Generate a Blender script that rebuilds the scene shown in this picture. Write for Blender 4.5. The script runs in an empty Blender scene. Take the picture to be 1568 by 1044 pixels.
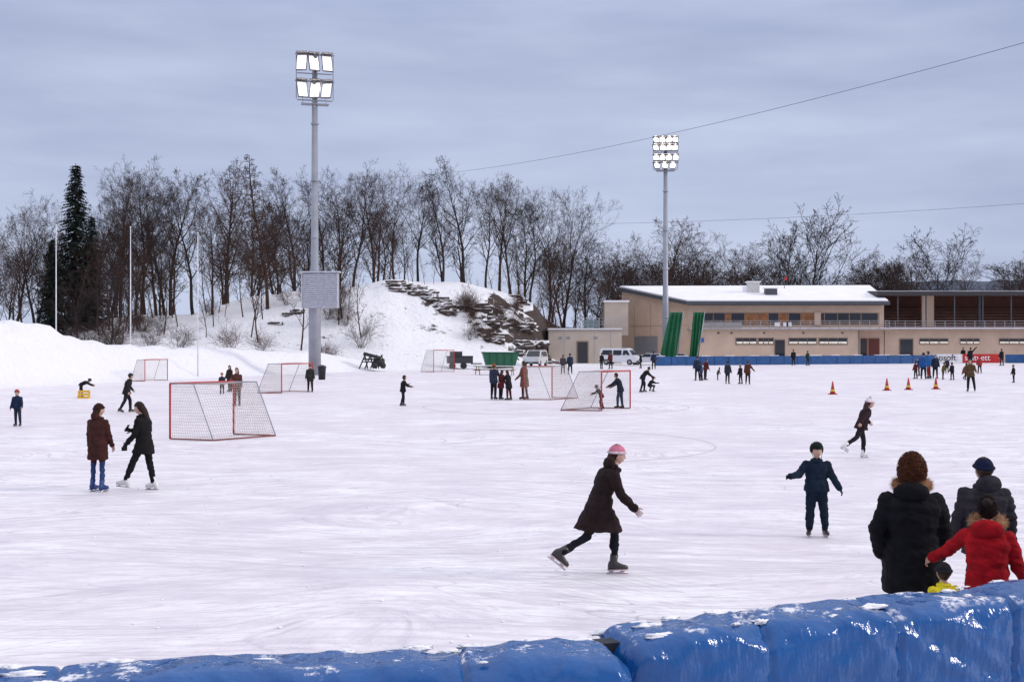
import bpy, math, random
import numpy as np
from mathutils import Vector, Matrix, noise
rad=math.radians
scene=bpy.context.scene
V=Vector
F=1742.0
def at(b,D):            # survey bearing + real distance -> world X
    return (b-784)*D/F
def dist(y):            # distance of a ground contact row
    return 5226.0/(y-522)
def zat(y,D): return 3+(522-y)*D/F

# ------------------------------------------------------------------ materials
_mc={}
def M(name,col,rough=.6,metal=0,var=.15,scale=4,bump=0,bscale=40,spec=.5,coat=0,emit=0,ecol=None):
    key=(name,tuple(col),rough)
    if key in _mc: return _mc[key]
    m=bpy.data.materials.new(name); m.use_nodes=True
    nt=m.node_tree; b=nt.nodes['Principled BSDF']
    tc=nt.nodes.new('ShaderNodeTexCoord')
    n=nt.nodes.new('ShaderNodeTexNoise'); n.inputs['Scale'].default_value=scale; n.inputs['Detail'].default_value=3
    nt.links.new(tc.outputs['Object'],n.inputs['Vector'])
    r=nt.nodes.new('ShaderNodeValToRGB')
    r.color_ramp.elements[0].position=.3; r.color_ramp.elements[1].position=.7
    r.color_ramp.elements[0].color=(*[c*(1-var) for c in col],1)
    r.color_ramp.elements[1].color=(*[min(1,c*(1+var)) for c in col],1)
    nt.links.new(n.outputs['Fac'],r.inputs['Fac']); nt.links.new(r.outputs['Color'],b.inputs['Base Color'])
    b.inputs['Roughness'].default_value=rough; b.inputs['Metallic'].default_value=metal
    b.inputs['Specular IOR Level'].default_value=spec
    if coat: b.inputs['Coat Weight'].default_value=coat
    if emit:
        b.inputs['Emission Color'].default_value=(*(ecol or col),1); b.inputs['Emission Strength'].default_value=emit
    if bump:
        n2=nt.nodes.new('ShaderNodeTexNoise'); n2.inputs['Scale'].default_value=bscale; n2.inputs['Detail'].default_value=3
        nt.links.new(tc.outputs['Object'],n2.inputs['Vector'])
        bp=nt.nodes.new('ShaderNodeBump'); bp.inputs['Strength'].default_value=bump; bp.inputs['Distance'].default_value=.02
        nt.links.new(n2.outputs['Fac'],bp.inputs['Height']); nt.links.new(bp.outputs['Normal'],b.inputs['Normal'])
    _mc[key]=m; return m

# ------------------------------------------------------------------ mesh builder
class MB:
    def __init__(s): s.v=[]; s.f=[]; s.m=[]
    def face(s,idx,mat=0): s.f.append(tuple(idx)); s.m.append(mat)
    def poly(s,pts,mat=0):
        o=len(s.v); s.v+= [tuple(p) for p in pts]; s.face(range(o,o+len(pts)),mat)
    def box(s,c,size,mat=0,rot=None,taper=1):
        c=V(c); hx,hy,hz=[k/2 for k in size]; o=len(s.v)
        for z,t in((-hz,1),(hz,taper)):
            for x,y in((-hx,-hy),(hx,-hy),(hx,hy),(-hx,hy)):
                p=V((x*t,y*t,z))
                if rot is not None: p=rot@p
                s.v.append(tuple(p+c))
        for q in((3,2,1,0),(4,5,6,7),(0,1,5,4),(1,2,6,5),(2,3,7,6),(3,0,4,7)): s.face([o+k for k in q],mat)
    def loft(s,rings,mat=0,caps=True):
        o=len(s.v); n=len(rings[0])
        for r in rings: s.v+=[tuple(p) for p in r]
        for i in range(len(rings)-1):
            a=o+i*n; b=a+n
            for k in range(n):
                k2=(k+1)%n; s.face((a+k,a+k2,b+k2,b+k),mat)
        if caps:
            s.face([o+k for k in range(n)][::-1],mat); s.face([o+(len(rings)-1)*n+k for k in range(n)],mat)
    def tube(s,pts,rr,n=6,mat=0,caps=True,flat=1):
        rings=[]; pts=[V(p) for p in pts]
        for i,p in enumerate(pts):
            d=(pts[min(i+1,len(pts)-1)]-pts[max(i-1,0)])
            if d.length<1e-9: d=V((0,0,1))
            d.normalize()
            if i==0:
                a=d.orthogonal().normalized()
            else:
                a=(a-d*a.dot(d)).normalized()
            b=d.cross(a); r=rr[i] if isinstance(rr,(list,tuple)) else rr
            rings.append([p+a*math.cos(2*math.pi*k/n)*r+b*math.sin(2*math.pi*k/n)*r*flat for k in range(n)])
        s.loft(rings,mat,caps)
    def cap(s,p0,p1,r0,r1,n=12,mat=0):
        p0=V(p0);p1=V(p1);d=(p1-p0).normalized()
        s.tube([p0-d*r0*.85,p0-d*r0*.5,p0,p1,p1+d*r1*.5,p1+d*r1*.85],[r0*.45,r0*.85,r0,r1,r1*.85,r1*.45],n,mat)
    def ball(s,c,ax,rad3,nu=12,nv=8,mat=0,fn=None):
        c=V(c);o=len(s.v)
        X,Y,Z=ax
        for j in range(nv+1):
            ph=math.pi*j/nv-math.pi/2
            for i in range(nu):
                th=2*math.pi*i/nu
                d=V((math.cos(ph)*math.cos(th),math.cos(ph)*math.sin(th),math.sin(ph)))
                q=V((d.x*rad3[0],d.y*rad3[1],d.z*rad3[2]))
                if fn: q=fn(d,q)
                s.v.append(tuple(c+X*q.x+Y*q.y+Z*q.z))
        for j in range(nv):
            for i in range(nu):
                i2=(i+1)%nu
                s.face((o+j*nu+i,o+j*nu+i2,o+(j+1)*nu+i2,o+(j+1)*nu+i),mat)
    def obj(s,name,mats,smooth=False,loc=(0,0,0),rotz=0,parent=None,scale=1):
        me=bpy.data.meshes.new(name); me.from_pydata(s.v,[],s.f)
        for m in mats: me.materials.append(m)
        me.polygons.foreach_set('material_index',s.m)
        me.polygons.foreach_set('use_smooth',[smooth]*len(s.f)); me.update()
        ob=bpy.data.objects.new(name,me); scene.collection.objects.link(ob)
        ob.location=loc; ob.rotation_euler=(0,0,rotz)
        ob.scale=(scale,)*3
        if parent: ob.parent=parent
        return ob
AX=(V((1,0,0)),V((0,1,0)),V((0,0,1)))
def empty(name,loc=(0,0,0)):
    e=bpy.data.objects.new(name,None); scene.collection.objects.link(e); e.location=loc; e.empty_display_size=.5; return e

# ------------------------------------------------------------------ people
SKIN=M('skin',(.50,.30,.22),.5,var=.06)
EYE=M('eye_dark',(.03,.02,.02),.2,var=0); EYW=M('eye_white',(.7,.68,.65),.3,var=0)
LIP=M('lips',(.35,.12,.10),.5,var=.05)
STEEL=M('skate_steel',(.6,.6,.62),.25,metal=1,var=.05)
def cloth(col): return M('cloth_%02x%02x%02x'%tuple(int(c*255) for c in col),col,.85,var=.3,scale=9,bump=.5,bscale=60,spec=.15)
def hairm(col): return M('hair_%02x%02x%02x'%tuple(int(c*255) for c in col),col,.6,var=.35,scale=30,bump=.6,bscale=90,spec=.2)

def remesh(mb,vox,it):
    me=bpy.data.meshes.new('t'); me.from_pydata(mb.v,[],mb.f); me.update()
    ob=bpy.data.objects.new('t',me); scene.collection.objects.link(ob)
    r=ob.modifiers.new('r','REMESH'); r.mode='VOXEL'; r.voxel_size=vox; r.adaptivity=0
    sm=ob.modifiers.new('s','SMOOTH'); sm.factor=.5; sm.iterations=it
    dg=bpy.context.evaluated_depsgraph_get(); ev=ob.evaluated_get(dg); m2=ev.to_mesh()
    n=len(m2.vertices); co=np.empty(n*3); m2.vertices.foreach_get('co',co); co=co.reshape(-1,3)
    no=np.empty(n*3); m2.vertices.foreach_get('normal',no); no=no.reshape(-1,3)
    fs=[tuple(p.vertices) for p in m2.polygons]
    ev.to_mesh_clear(); bpy.data.objects.remove(ob); bpy.data.meshes.remove(me)
    return co,no,fs

def limbdir(p,a,side):
    p=rad(p);a=rad(a)
    return V((side*math.sin(a),math.sin(p)*math.cos(a),-math.cos(p)*math.cos(a)))

def person(name,x,y,heading,H,pose=None,top=(.03,.025,.025),bottom=(.02,.02,.025),shoe=(.03,.03,.03),hat=None,hatc=(.03,.03,.03),
           hair='short',hairc=(.05,.03,.02),coat=.14,bulk=1.12,legb=1.1,glove=None,child=False,skate=True,extra=None,z=0,sole=None,quilt=False):
    P=dict(lean=3,roll=0,L=(4,4,6),R=(-3,4,4),aL=(8,10,12,0),aR=(8,10,12,0),hp=0,hy=0,fL=None,fR=None,toe=8)
    P.update(pose or {})
    D=math.hypot(x,y)
    sc=H/1.75
    hs=1.22 if child else 1.0
    lab=[]
    TOP,BOT,SK,HR,HT,SH,BL,GL,EX,EY,EW,LP=range(12)
    mats=[cloth(top),cloth(bottom),SKIN,hairm(hairc),cloth(hatc),M('boot_%02x'%int(shoe[0]*255),shoe,.4,var=.1),STEEL,cloth(glove) if glove else SKIN,
          cloth(extra if extra else (.5,.5,.5)),EYE,EYW,LIP]
    L=rad(P['lean']); ro=rad(P['roll'])
    U=V((math.sin(ro),math.sin(L)*math.cos(ro),math.cos(L)*math.cos(ro))).normalized()
    R=V((1,0,0)); R=(R-U*R.dot(U)).normalized(); Fw=U.cross(R)
    pel=V((0,0,0)); mb=MB()
    def ring(c,a,b,rx,ry,n=18):
        out=[]
        for k in range(n):
            t=2*math.pi*k/n; ct,st=math.cos(t),math.sin(t)
            e=.85
            out.append(c+a*(abs(ct)**e*(1 if ct>0 else -1))*rx+b*(abs(st)**e*(1 if st>0 else -1))*ry)
        return out
    bk=bulk
    prof=[(-.09,.09,.075),(-.03,.15,.11),(.06,.16,.115),(.16,.15,.11),(.28,.165,.122),(.38,.178,.12),(.445,.16,.10),(.485,.11,.08),(.52,.065,.062),(.60,.055,.056)]
    rr=[]
    for t,rx,ry in prof:
        k=bk if t<.5 else 1
        bend=V((0,0,0))-Fw*(.02*math.sin(max(0,t)/.5*math.pi))
        rr.append(ring(pel+U*t+bend,R,Fw,rx*k,ry*k))
    mb.loft(rr)
    for sx in(-.06,.06): lab.append((TOP,pel+R*sx-U*.05,pel+R*sx*1.4+U*.44,.13*bk,.11*bk))
    lab.append((SK,pel+U*.55,pel+U*.62,.07,.07))
    feet=[]; kd=[]
    for side,key in((-1,'L'),(1,'R')):
        p,a,k=P[key]
        hip=pel+V((side*.085,0,-.02)); d1=limbdir(p,a,side); knee=hip+d1*.43
        d2=limbdir(p-k,a*.6,side); ank=knee+d2*.41
        mb.cap(hip,knee,.088*legb,.064*legb); mb.cap(knee,knee+(ank-knee)*.92,.066*legb,.05*legb)
        mb.cap(knee+(ank-knee)*.2-V((0,.012,0)),knee+(ank-knee)*.5-V((0,.01,0)),.055*legb,.055*legb)
        lab.append((BOT,hip,knee,.09*legb,.066*legb)); lab.append((BOT,knee,ank,.068*legb,.05*legb))
        feet.append((side,ank,d2,p-k)); kd.append(d1)
    dm=((kd[0]+kd[1])/2); dm=(dm*.75-U*.25).normalized()
    spread=abs(kd[0].y-kd[1].y)*.5
    ra=(R-dm*R.dot(dm)).normalized(); rb=ra.cross(dm)
    rings=[ring(pel+U*.12,R,Fw,.158*bk,.118*bk)]
    rings.append(ring(pel-U*.0,R,Fw,.172*bk,.13*bk))
    nst=max(2,int(coat/.08))
    for i in range(1,nst+1):
        t=coat*i/nst
        rings.append(ring(pel+dm*t,ra,rb,(.176+.05*t)*bk,(.13+.05*t+spread*t*.75)*bk))
    mb.loft(rings)
    for sx in(-.07,.07):
        for sy in (-spread*coat*.6,spread*coat*.6):
            lab.append((TOP,pel+R*sx,pel+dm*(coat-.08)+ra*sx+rb*sy,.12*bk,.14*bk))
    hands=[]
    for side,key in((-1,'aL'),(1,'aR')):
        p,a,e,fa=P[key]
        sh=pel+U*.425+R*side*.165*(.5+.5*bk)
        d1=limbdir(p,a,side); el=sh+d1*.28
        d2=limbdir(p+e,a+fa,side); wr=el+d2*.24
        mb.cap(sh,el,.066*bk,.054*bk); mb.cap(el,wr,.054*bk,.043*bk)
        lab.append((TOP,sh,el,.07*bk,.056*bk)); lab.append((TOP,el,wr,.056*bk,.045*bk))
        hands.append((side,wr,d2))
    vox=.011 if D<16 else (.015 if D<32 else (.024 if D<75 else .034))
    co,no,fs=remesh(mb,vox,4 if D<32 else 2)
    amp=.015 if D<32 else .008
    for i in range(len(co)):
        p=V(co[i]); q=V((p.x*5,p.y*5,p.z*13)); 
        f=noise.noise(q)+.6*noise.noise(q*2.3+V((p.x*4,0,p.x*9)))
        if quilt: f+=.9*(abs(math.sin(p.z*2*math.pi/.17))**.4-.75)*(1 if p.z>-.35 else 0)
        co[i]+=no[i]*f*amp
    fc=np.array([co[list(f)].mean(axis=0) for f in fs])
    best=np.full(len(fs),1e9); idx=np.zeros(len(fs),int)
    for mi,p0,p1,r0,r1 in lab:
        a=np.array(p0);b=np.array(p1);ab=b-a
        t=np.clip(((fc-a)@ab)/(ab@ab),0,1)
        d=np.linalg.norm(fc-(a+t[:,None]*ab),axis=1)-(r0+(r1-r0)*t)
        w=d<best; best[w]=d[w]; idx[w]=mi
    B=MB(); B.v=[tuple(c) for c in co]; B.f=fs; B.m=[int(k) for k in idx]
    # head
    hpR=rad(P['hp']+P['lean']*.35); hyR=rad(P['hy'])
    hU=V((0,math.sin(hpR),math.cos(hpR)))
    hF=Matrix.Rotation(hyR,3,'Z')@V((0,math.cos(hpR),-math.sin(hpR))); hU=Matrix.Rotation(hyR,3,'Z')@hU
    hR=hF.cross(hU)
    C=pel+U*.575+hU*.10*hs+hF*.02
    HA=(hR,hF,hU)
    def hl(p): return C+hR*p[0]*hs+hF*p[1]*hs+hU*p[2]*hs
    def headfn(d,q):
        if d.z<0: q.x*=1-.30*d.z*d.z; 
        if d.z<-.2 and d.y>0: q.y*=1+.05
        if d.z<-.2 and d.y<0: q.y*=1+.35*(d.z)
        g=lambda cx,cz,w,h: math.exp(-((d.x-cx)/w)**2-((d.z-cz)/h)**2) if d.y>0 else 0
        q.y+=.024*g(0,-.18,.13,.16)+.012*g(0,.05,.10,.2)-.010*g(.35,.08,.2,.12)-.010*g(-.35,.08,.2,.12)+.008*g(0,-.55,.22,.07)+.008*g(0,-.85,.3,.12)
        q.y+=.005*g(.33,.28,.25,.08)+.005*g(-.33,.28,.25,.08)
        return q*hs
    near=D<32
    B.ball(C,HA,(.077,.097,.122),28 if near else 14,22 if near else 10,SK,headfn)
    for sx in(-1,1):
        B.ball(hl((sx*.029,.083,.010)),HA,(.013*hs,.009*hs,.008*hs),8,6,EW)
        B.ball(hl((sx*.029,.091,.010)),HA,(.006*hs,.004*hs,.006*hs),8,6,EY)
        B.ball(hl((sx*.077,-.005,-.005)),HA,(.009*hs,.02*hs,.03*hs),8,6,SK)
        B.ball(hl((sx*.029,.090,.030)),HA,(.017*hs,.005*hs,.004*hs),8,4,HR)
    B.ball(hl((0,.093,-.060)),HA,(.024*hs,.007*hs,.006*hs),10,5,LP)
    hn=.35 if hair=='curly' else .12
    def hairfn(d,q):
        f=1+hn*.5*noise.noise(V((d.x,d.y,d.z))*6)+(hn*.35*noise.noise(V((d.x,d.y,d.z))*14) if hair=='curly' else 0)
        q=q*f
        if d.y>.15 and d.z<.50: q=q*(.86)
        if d.z<-.35: q=q*.88
        return q*hs
    k=1.22 if hair=='curly' else 1.07
    B.ball(hl((0,-.01,.012)),HA,(.083*k,.103*k,.122*k),32 if near else 14,24 if near else 10,HR,hairfn)
    if hair=='long':
        B.loft([ring(hl((0,-.05,.03)),hR,hF,.08*hs,.06*hs,12),ring(hl((0,-.075,-.06)),hR,hF,.088*hs,.055*hs,12),ring(hl((0,-.085,-.15)),hR,hF,.09*hs,.045*hs,12),ring(hl((0,-.085,-.25)),hR,hF,.075*hs,.035*hs,12),ring(hl((0,-.08,-.31)),hR,hF,.03*hs,.015*hs,12)],HR)
    if hair=='bun':
        def bf(d,q): return q*(1+.15*noise.noise(d*8))
        B.ball(hl((0,-.10,.07)),HA,(.05,.045,.045),16,12,HR,bf)
    if hat in('beanie','pom'):
        def bean(d,q):
            q=q*(1+.03*noise.noise(d*7))
            if d.z<-.02: q=V((q.x*1.03,q.y*1.03,max(q.z,-.012)))
            return q*hs
        B.ball(hl((0,-.008,.035)),(hR,(hF+hU*.12).normalized(),(hU-hF*.12).normalized()),(.094,.113,.105),28 if near else 14,18 if near else 10,HT,bean)
        pts=[hl((.094*math.cos(t),-.008+.113*math.sin(t),.035+.013*math.sin(t))) for t in [2*math.pi*i/20 for i in range(21)]]
        B.tube(pts,[.018*hs]*21,6,EX if extra else HT)
        if hat=='pom': B.ball(hl((0,-.02,.155)),HA,(.035,.035,.035),12,8,HT,lambda d,q:q*(1+.3*noise.noise(d*9)))
    if hat=='helmet':
        def hel(d,q):
            if d.z<-.1: q.z=max(q.z,-.055 if d.y<.3 else -.0)
            if d.y>.3 and d.z<.25: q=q*.9
            return q*hs
        B.ball(hl((0,-.01,.025)),HA,(.108,.128,.122),28,20,HT,hel)
        for i in range(-2,3): B.ball(hl((i*.035,.02,.143-.006*abs(i)*abs(i))),HA,(.006,.06,.006),8,6,BL)
        for sx in(-1,1): B.tube([hl((sx*.092,0,-.02)),hl((sx*.06,.04,-.125)),hl((0,.06,-.135))],.006,5,HT)
    B.tube([pel+U*.50+R*(.082*math.cos(t))+Fw*(.01+.08*math.sin(t)) for t in [2*math.pi*i/18 for i in range(19)]],[.03*bk]*19,8,TOP)
    hsz=1.0*(.95 if D>30 else 1)
    for side,wr,d in hands:
        inn=V((-side,0,0)); pn=(inn-d*inn.dot(d)).normalized()
        fr=(d.cross(pn)).normalized()
        if fr.y<0: fr=-fr
        rg=[]
        for t,w,h in((-.02,.026,.024),(.02,.033,.020),(.06,.042,.017),(.088,.040,.014),(.095,.03,.008)):
            rg.append(ring(wr+d*t,fr,pn,w*hsz,h*hsz,10))
        B.loft(rg,GL)
        fl=[.070,.078,.073,.058]
        for i in range(4):
            b0=wr+d*.085+fr*(.030-.020*i)
            dd=(d+fr*(.10-.07*i)).normalized()
            d1=(dd*.93+pn*.36).normalized(); d2=(dd*.6+pn*.8).normalized(); d3=(dd*.25+pn*.97).normalized()
            a=b0+d1*fl[i]*.45; b=a+d2*fl[i]*.32; c=b+d3*fl[i]*.25
            B.tube([b0-dd*.012,b0,a,b,c],[.010,.0105,.0095,.0085,.006],6,GL)
        t0=wr+d*.03+fr*.030; td=(d*.65+fr*.62+pn*.4).normalized(); td2=(d*.8+fr*.2+pn*.55).normalized()
        B.tube([t0-td*.01,t0+td*.03,t0+td*.055,t0+td*.055+td2*.028],[.013,.012,.011,.007],6,GL)
        B.tube([wr-d*.035,wr-d*.0,wr+d*.008],[.047*bk,.046*bk,.038*bk],12,TOP)
    lows=[]
    for side,ank,d2,sp in feet:
        fp=P['fL'] if side<0 else P['fR']
        fp=rad(0 if fp is None else fp)
        ff=Matrix.Rotation(rad(-side*P['toe']),3,'Z')@V((0,math.cos(fp),math.sin(fp)))
        fr=ff.cross(V((0,0,1))).normalized(); fu=fr.cross(ff).normalized()
        base=ank-fu*.085
        rg=[]
        for yy,w,zt in((-.085,.022,.07),(-.07,.038,.11),(-.03,.043,.13),(.02,.043,.12),(.07,.045,.085),(.12,.047,.065),(.16,.040,.055),(.185,.018,.035)):
            rg.append([base+ff*yy+fr*(w*math.cos(t))+fu*(zt/2+zt/2*math.sin(t)) for t in [2*math.pi*i/12 for i in range(12)]])
        B.loft(rg,SH)
        B.tube([base+fu*.05-ff*.02,ank+fu*.01-ff*.015,ank-d2*.11,ank-d2*.115],[.046,.048,.056,.04],12,SH)
        B.box(base+fu*-.006+ff*.045,(.075,.27,.014),SH if sole is None else EX,Matrix((fr,ff,fu)).transposed())
        if skate:
            mt=Matrix((fr,ff,fu)).transposed()
            for yy in(-.045,.11): B.box(base+ff*yy-fu*.025,(.014,.06,.03),BL if sole is None else EX,mt)
            B.box(base+ff*.04-fu*.046,(.007,.29,.022),BL,mt)
            lows.append(min((base-fu*.057+ff*q).z for q in(-.1,.18)))
        else: lows.append(min((base-fu*.013+ff*q).z for q in(-.09,.18)))
    lo=min(lows)
    info=dict(C=C,pel=pel,U=U,R=R,Fw=Fw,HA=HA,B=B,hands=hands,hl=hl,lo=lo)
    if P.get('fn'): P['fn'](info)
    return B.obj(name,mats,True,(x,y,z-lo*sc+.012),rad(heading),scale=sc)

def fur(B,path,r,n,mat,rnd,ln=.03):
    B.tube(path,[r]*len(path),8,mat)
    for i in range(n):
        k=rnd.randrange(len(path)-1); p=path[k].lerp(path[k+1],rnd.random())
        d=V((rnd.gauss(0,1),rnd.gauss(0,1),rnd.gauss(0,1))).normalized()
        q=p+d*r*.8; s=d.orthogonal().normalized()*.0022
        e=q+(d+V((0,0,rnd.uniform(-.5,.2)))).normalized()*ln*rnd.uniform(.5,1.2)
        B.poly([q-s,q+s,e],mat)

def backhood(i):
    i['B'].ball(i['hl']((0,-.10,-.14)),i['HA'],(.14,.085,.10),18,12,0,lambda d,q:q*(1+.15*noise.noise(d*4)))
def smallhood(i):
    i['B'].ball(i['hl']((0,-.085,-.125)),i['HA'],(.115,.080,.085),18,12,0,lambda d,q:q*(1+.18*noise.noise(d*4)))
WHITE_SK=(.75,.74,.72)
person('woman_in_brown_coat',at(150,22.6),22.6,-15,1.69,dict(lean=1,L=(1,3,2),R=(-1,3,2),aL=(4,9,8,-3),aR=(10,8,14,-3),hy=-30,toe=4,fn=smallhood),
       top=(.050,.017,.014),bottom=(.028,.055,.15),shoe=(.02,.05,.18),hat='beanie',hatc=(.035,.012,.010),hair='long',hairc=(.03,.012,.01),coat=.34,bulk=1.12,legb=.86)
def phone(i):
    for side,wr,d in i['hands']:
        if side>0: i['B'].box(wr+d*.10+V((0,0,.03)),(.075,.012,.15),4,Matrix.Rotation(.5,3,'X'))
        else: i['B'].box(wr+d*.1+V((0,.0,-.04)),(.10,.07,.08),4)
person('woman_looking_at_phone',at(221,22.8),22.8,80,1.74,dict(lean=5,L=(26,2,3),R=(-8,3,4),aL=(14,4,28,-6),aR=(18,4,82,-12),hp=20,hy=0,fn=phone,fL=6,toe=4),
       top=(.010,.009,.010),bottom=(.010,.010,.012),shoe=WHITE_SK,hair='long',hairc=(.022,.010,.008),hatc=(.02,.02,.02),coat=.24,bulk=1.14,legb=1.08,glove=(.02,.02,.02))
person('ice_skater_in_long_coat',at(918,14.5),14.5,-86,1.70,dict(lean=20,L=(30,3,30),R=(-25,6,35),aL=(-22,12,10,0),aR=(22,10,22,-4),hp=2,fR=-38,fL=0,toe=3,fn=smallhood),
       top=(.020,.011,.011),bottom=(.010,.010,.016),shoe=(.035,.03,.03),hat='beanie',hatc=(.60,.20,.27),extra=(.62,.5,.52),hair='long',hairc=(.035,.014,.012),coat=.34,bulk=1.24,legb=.92,glove=(.45,.36,.36),sole=1)
person('child_in_snowsuit',at(1250,17.4),17.4,172,1.36,dict(lean=2,L=(2,7,6),R=(6,5,8),aL=(4,24,10,6),aR=(34,34,48,16),hy=10,toe=12,hp=-2),
       top=(.009,.018,.034),bottom=(.008,.015,.028),shoe=(.03,.02,.018),hat='helmet',hatc=(.010,.016,.014),hairc=(.08,.04,.02),coat=.10,bulk=1.38,legb=1.42,glove=(.012,.012,.015),child=True,sole=1,extra=(.45,.42,.42))
person('girl_skating',at(1319,29),29,-84,1.50,dict(lean=20,roll=4,L=(16,5,16),R=(-34,10,26),aL=(22,28,30,0),aR=(-58,30,14,0),hp=6,fR=-30),
       top=(.028,.013,.017),bottom=(.02,.016,.018),shoe=WHITE_SK,hat='pom',hatc=(.7,.66,.64),hair='long',hairc=(.05,.025,.02),coat=.12,bulk=1.22,legb=1.12,child=True,extra=(.65,.45,.5))
def furback(i,c=0):
    B=i['B']; hl=i['hl']; r=random.Random(3)
    path=[hl((.125*math.cos(t),-.02+.115*math.sin(t),-.11+.035*math.sin(t))) for t in [math.pi*.75+(math.pi*1.5)*k/22 for k in range(23)]]
    fur(B,path,.036,3000,8,r,.045)
    B.ball(hl((0,-.13,-.17)),i['HA'],(.15,.075,.09),18,12,0,lambda d,q:q*(1+.12*noise.noise(d*4)))
def curly(i):
    furback(i); B=i['B']; r=random.Random(9)
    for k in range(1300):
        d=V((r.gauss(0,1),r.gauss(0,1)-.3,r.gauss(0,1)+.2)).normalized()
        if d.y>.3 and d.z<.4: continue
        if d.z<-.6: continue
        p=i['hl']((d.x*.095,d.y*.115-.01,d.z*.135+.012)); t=d.orthogonal().normalized(); t2=d.cross(t); a=r.uniform(0,6)
        rr=.014
        pts=[p+(t*math.cos(a+q*1.5)+t2*math.sin(a+q*1.5))*rr+d*q*.009 for q in range(5)]
        B.tube(pts,[.004,.0045,.004,.0035,.001],3,3,False)
person('man_in_black_jacket',at(1397,10.5),10.5,-8,1.86,dict(lean=2,L=(2,5,4),R=(-2,5,4),aL=(-8,22,34,-34),aR=(-6,14,24,-22),hy=-14,hp=2,fn=curly),
       top=(.006,.006,.008),bottom=(.012,.012,.016),hair='curly',hairc=(.11,.035,.015),coat=.36,bulk=1.36,extra=(.33,.17,.09))
person('man_in_dark_beanie',at(1508,11.8),11.8,-12,1.72,dict(lean=2,aL=(0,16,20,-8),aR=(0,14,20,-8),hy=20,fn=backhood),
       top=(.028,.024,.030),bottom=(.02,.02,.025),hat='beanie',hatc=(.008,.012,.04),hair='short',coat=.2,bulk=1.28,quilt=True)
def redfn(i):
    furback(i); r=random.Random(4)
    for k in range(700):
        d=V((r.gauss(0,1),r.gauss(0,1)-.4,r.gauss(0,1)+.2)).normalized()
        if d.y>.3 or d.z<-.5: continue
        p=i['hl']((d.x*.086,d.y*.108-.01,d.z*.128+.012)); q=i['hl']((0,-.12,.08))
        e=p.lerp(q,.35)+d*.012; i['B'].tube([p,p.lerp(e,.5)+d*.014,e],[.003,.003,.001],3,3,False)
person('woman_in_red_jacket',at(1512,9.75),9.75,-28,1.61,dict(lean=4,aL=(35,42,15,0),aR=(10,16,20,0),hy=0,fn=redfn),
       top=(.32,.005,.010),bottom=(.02,.02,.03),hair='bun',hairc=(.018,.008,.006),coat=.22,bulk=1.16,extra=(.38,.22,.12))
person('child_in_yellow_vest',at(1447,10.0),10.0,10,.98,dict(lean=3),top=(.75,.62,.03),bottom=(.02,.02,.03),hat='beanie',hatc=(.02,.02,.025),coat=.15,bulk=1.25,child=True)
dk=(.015,.014,.018); br=(.04,.022,.018)
def P_(name,px,ytop,yf,heading,pose=None,child=None,fac=1.0,**k):
    D=dist(yf); H=(yf-ytop)*D/F*fac-.06
    k.setdefault('bulk',1.22); k.setdefault('legb',1.2)
    return person(name,at(px,D),D,heading,H,pose,child=(H<1.4) if child is None else child,**k)
stride=dict(lean=18,L=(30,5,30),R=(-24,8,26),aL=(-30,14,20,0),aR=(35,14,30,0),fR=-25)
P_('child_in_striped_suit',27,597,653,175,dict(lean=4,L=(6,7,6),aL=(16,18,20,0)),top=(.015,.025,.06),bottom=(.02,.03,.05),hat='beanie',hatc=(.40,.05,.02),coat=.1,bulk=1.3,extra=(.1,.1,.14))
person('child_bending_over',at(124,60),60,-75,1.22,dict(lean=68,L=(10,5,12),R=(-6,5,8),aL=(62,6,8,0),aR=(58,6,8,0),hp=10),top=dk,bottom=dk,hat='beanie',hatc=(.03,.05,.1),child=True,coat=.1,bulk=1.25)
P_('ice_skater',194,574,632,-60,dict(lean=14,roll=5,L=(24,8,20),R=(-16,12,14),aL=(20,26,20,0),aR=(-24,34,20,0),fR=-15),top=(.02,.018,.018),bottom=dk,fac=1.08,hat='beanie')
P_('child_standing',340,571,604,180,top=(.04,.03,.05),hat='beanie',hatc=(.35,.03,.03))
P_('woman_standing',352,559,600,150,top=br,coat=.3,hair='long')
P_('person_in_brown_jacket',363,563,622,170,top=(.10,.035,.03),coat=.2,hair='long')
P_('person_by_goal',475,558,601,185,top=(.03,.033,.03),bottom=dk,hat='beanie',coat=.25)
P_('child_skating',617,577,622,-60,dict(lean=8,L=(14,5,14),R=(-8,6,10),aL=(50,15,50,0),aR=(20,40,60,-10)),top=dk,bottom=dk,hair='short',fac=1.04)
P_('man_in_dark_jacket',756,557,612,-30,dict(aR=(30,10,40,0)),top=(.03,.035,.06),bottom=dk,hat='beanie',hatc=(.3,.08,.02))
P_('woman_in_dark_red_coat',767,566,612,-50,dict(lean=8),top=(.12,.018,.02),bottom=dk,coat=.3,hair='long')
P_('woman_in_black_coat',779,566,613,60,dict(lean=10,aL=(40,10,20,0)),top=dk,bottom=(.06,.02,.02),coat=.3,hair='long')
P_('woman_in_tan_coat',803,553,612,60,dict(aL=(15,10,30,0)),top=(.16,.085,.06),bottom=dk,coat=.4,hair='long',legb=.95)
P_('woman_watching',862,543,573,0,top=(.06,.05,.06)); P_('man_watching',873,541,573,10,top=(.02,.03,.06),hat='beanie')
P_('child_in_goal',921,592,627,100,dict(lean=34,L=(20,8,30),R=(-6,8,12),aL=(60,8,20,0),aR=(40,10,30,0)),top=dk,hat='beanie',hatc=(.05,.05,.06),fac=1.15)
P_('man_with_child',950,574,626,70,dict(lean=20,aL=(50,8,10,0),aR=(40,10,20,0),L=(14,6,14)),top=(.02,.025,.04),bottom=(.04,.05,.08),fac=1.08)
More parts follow.
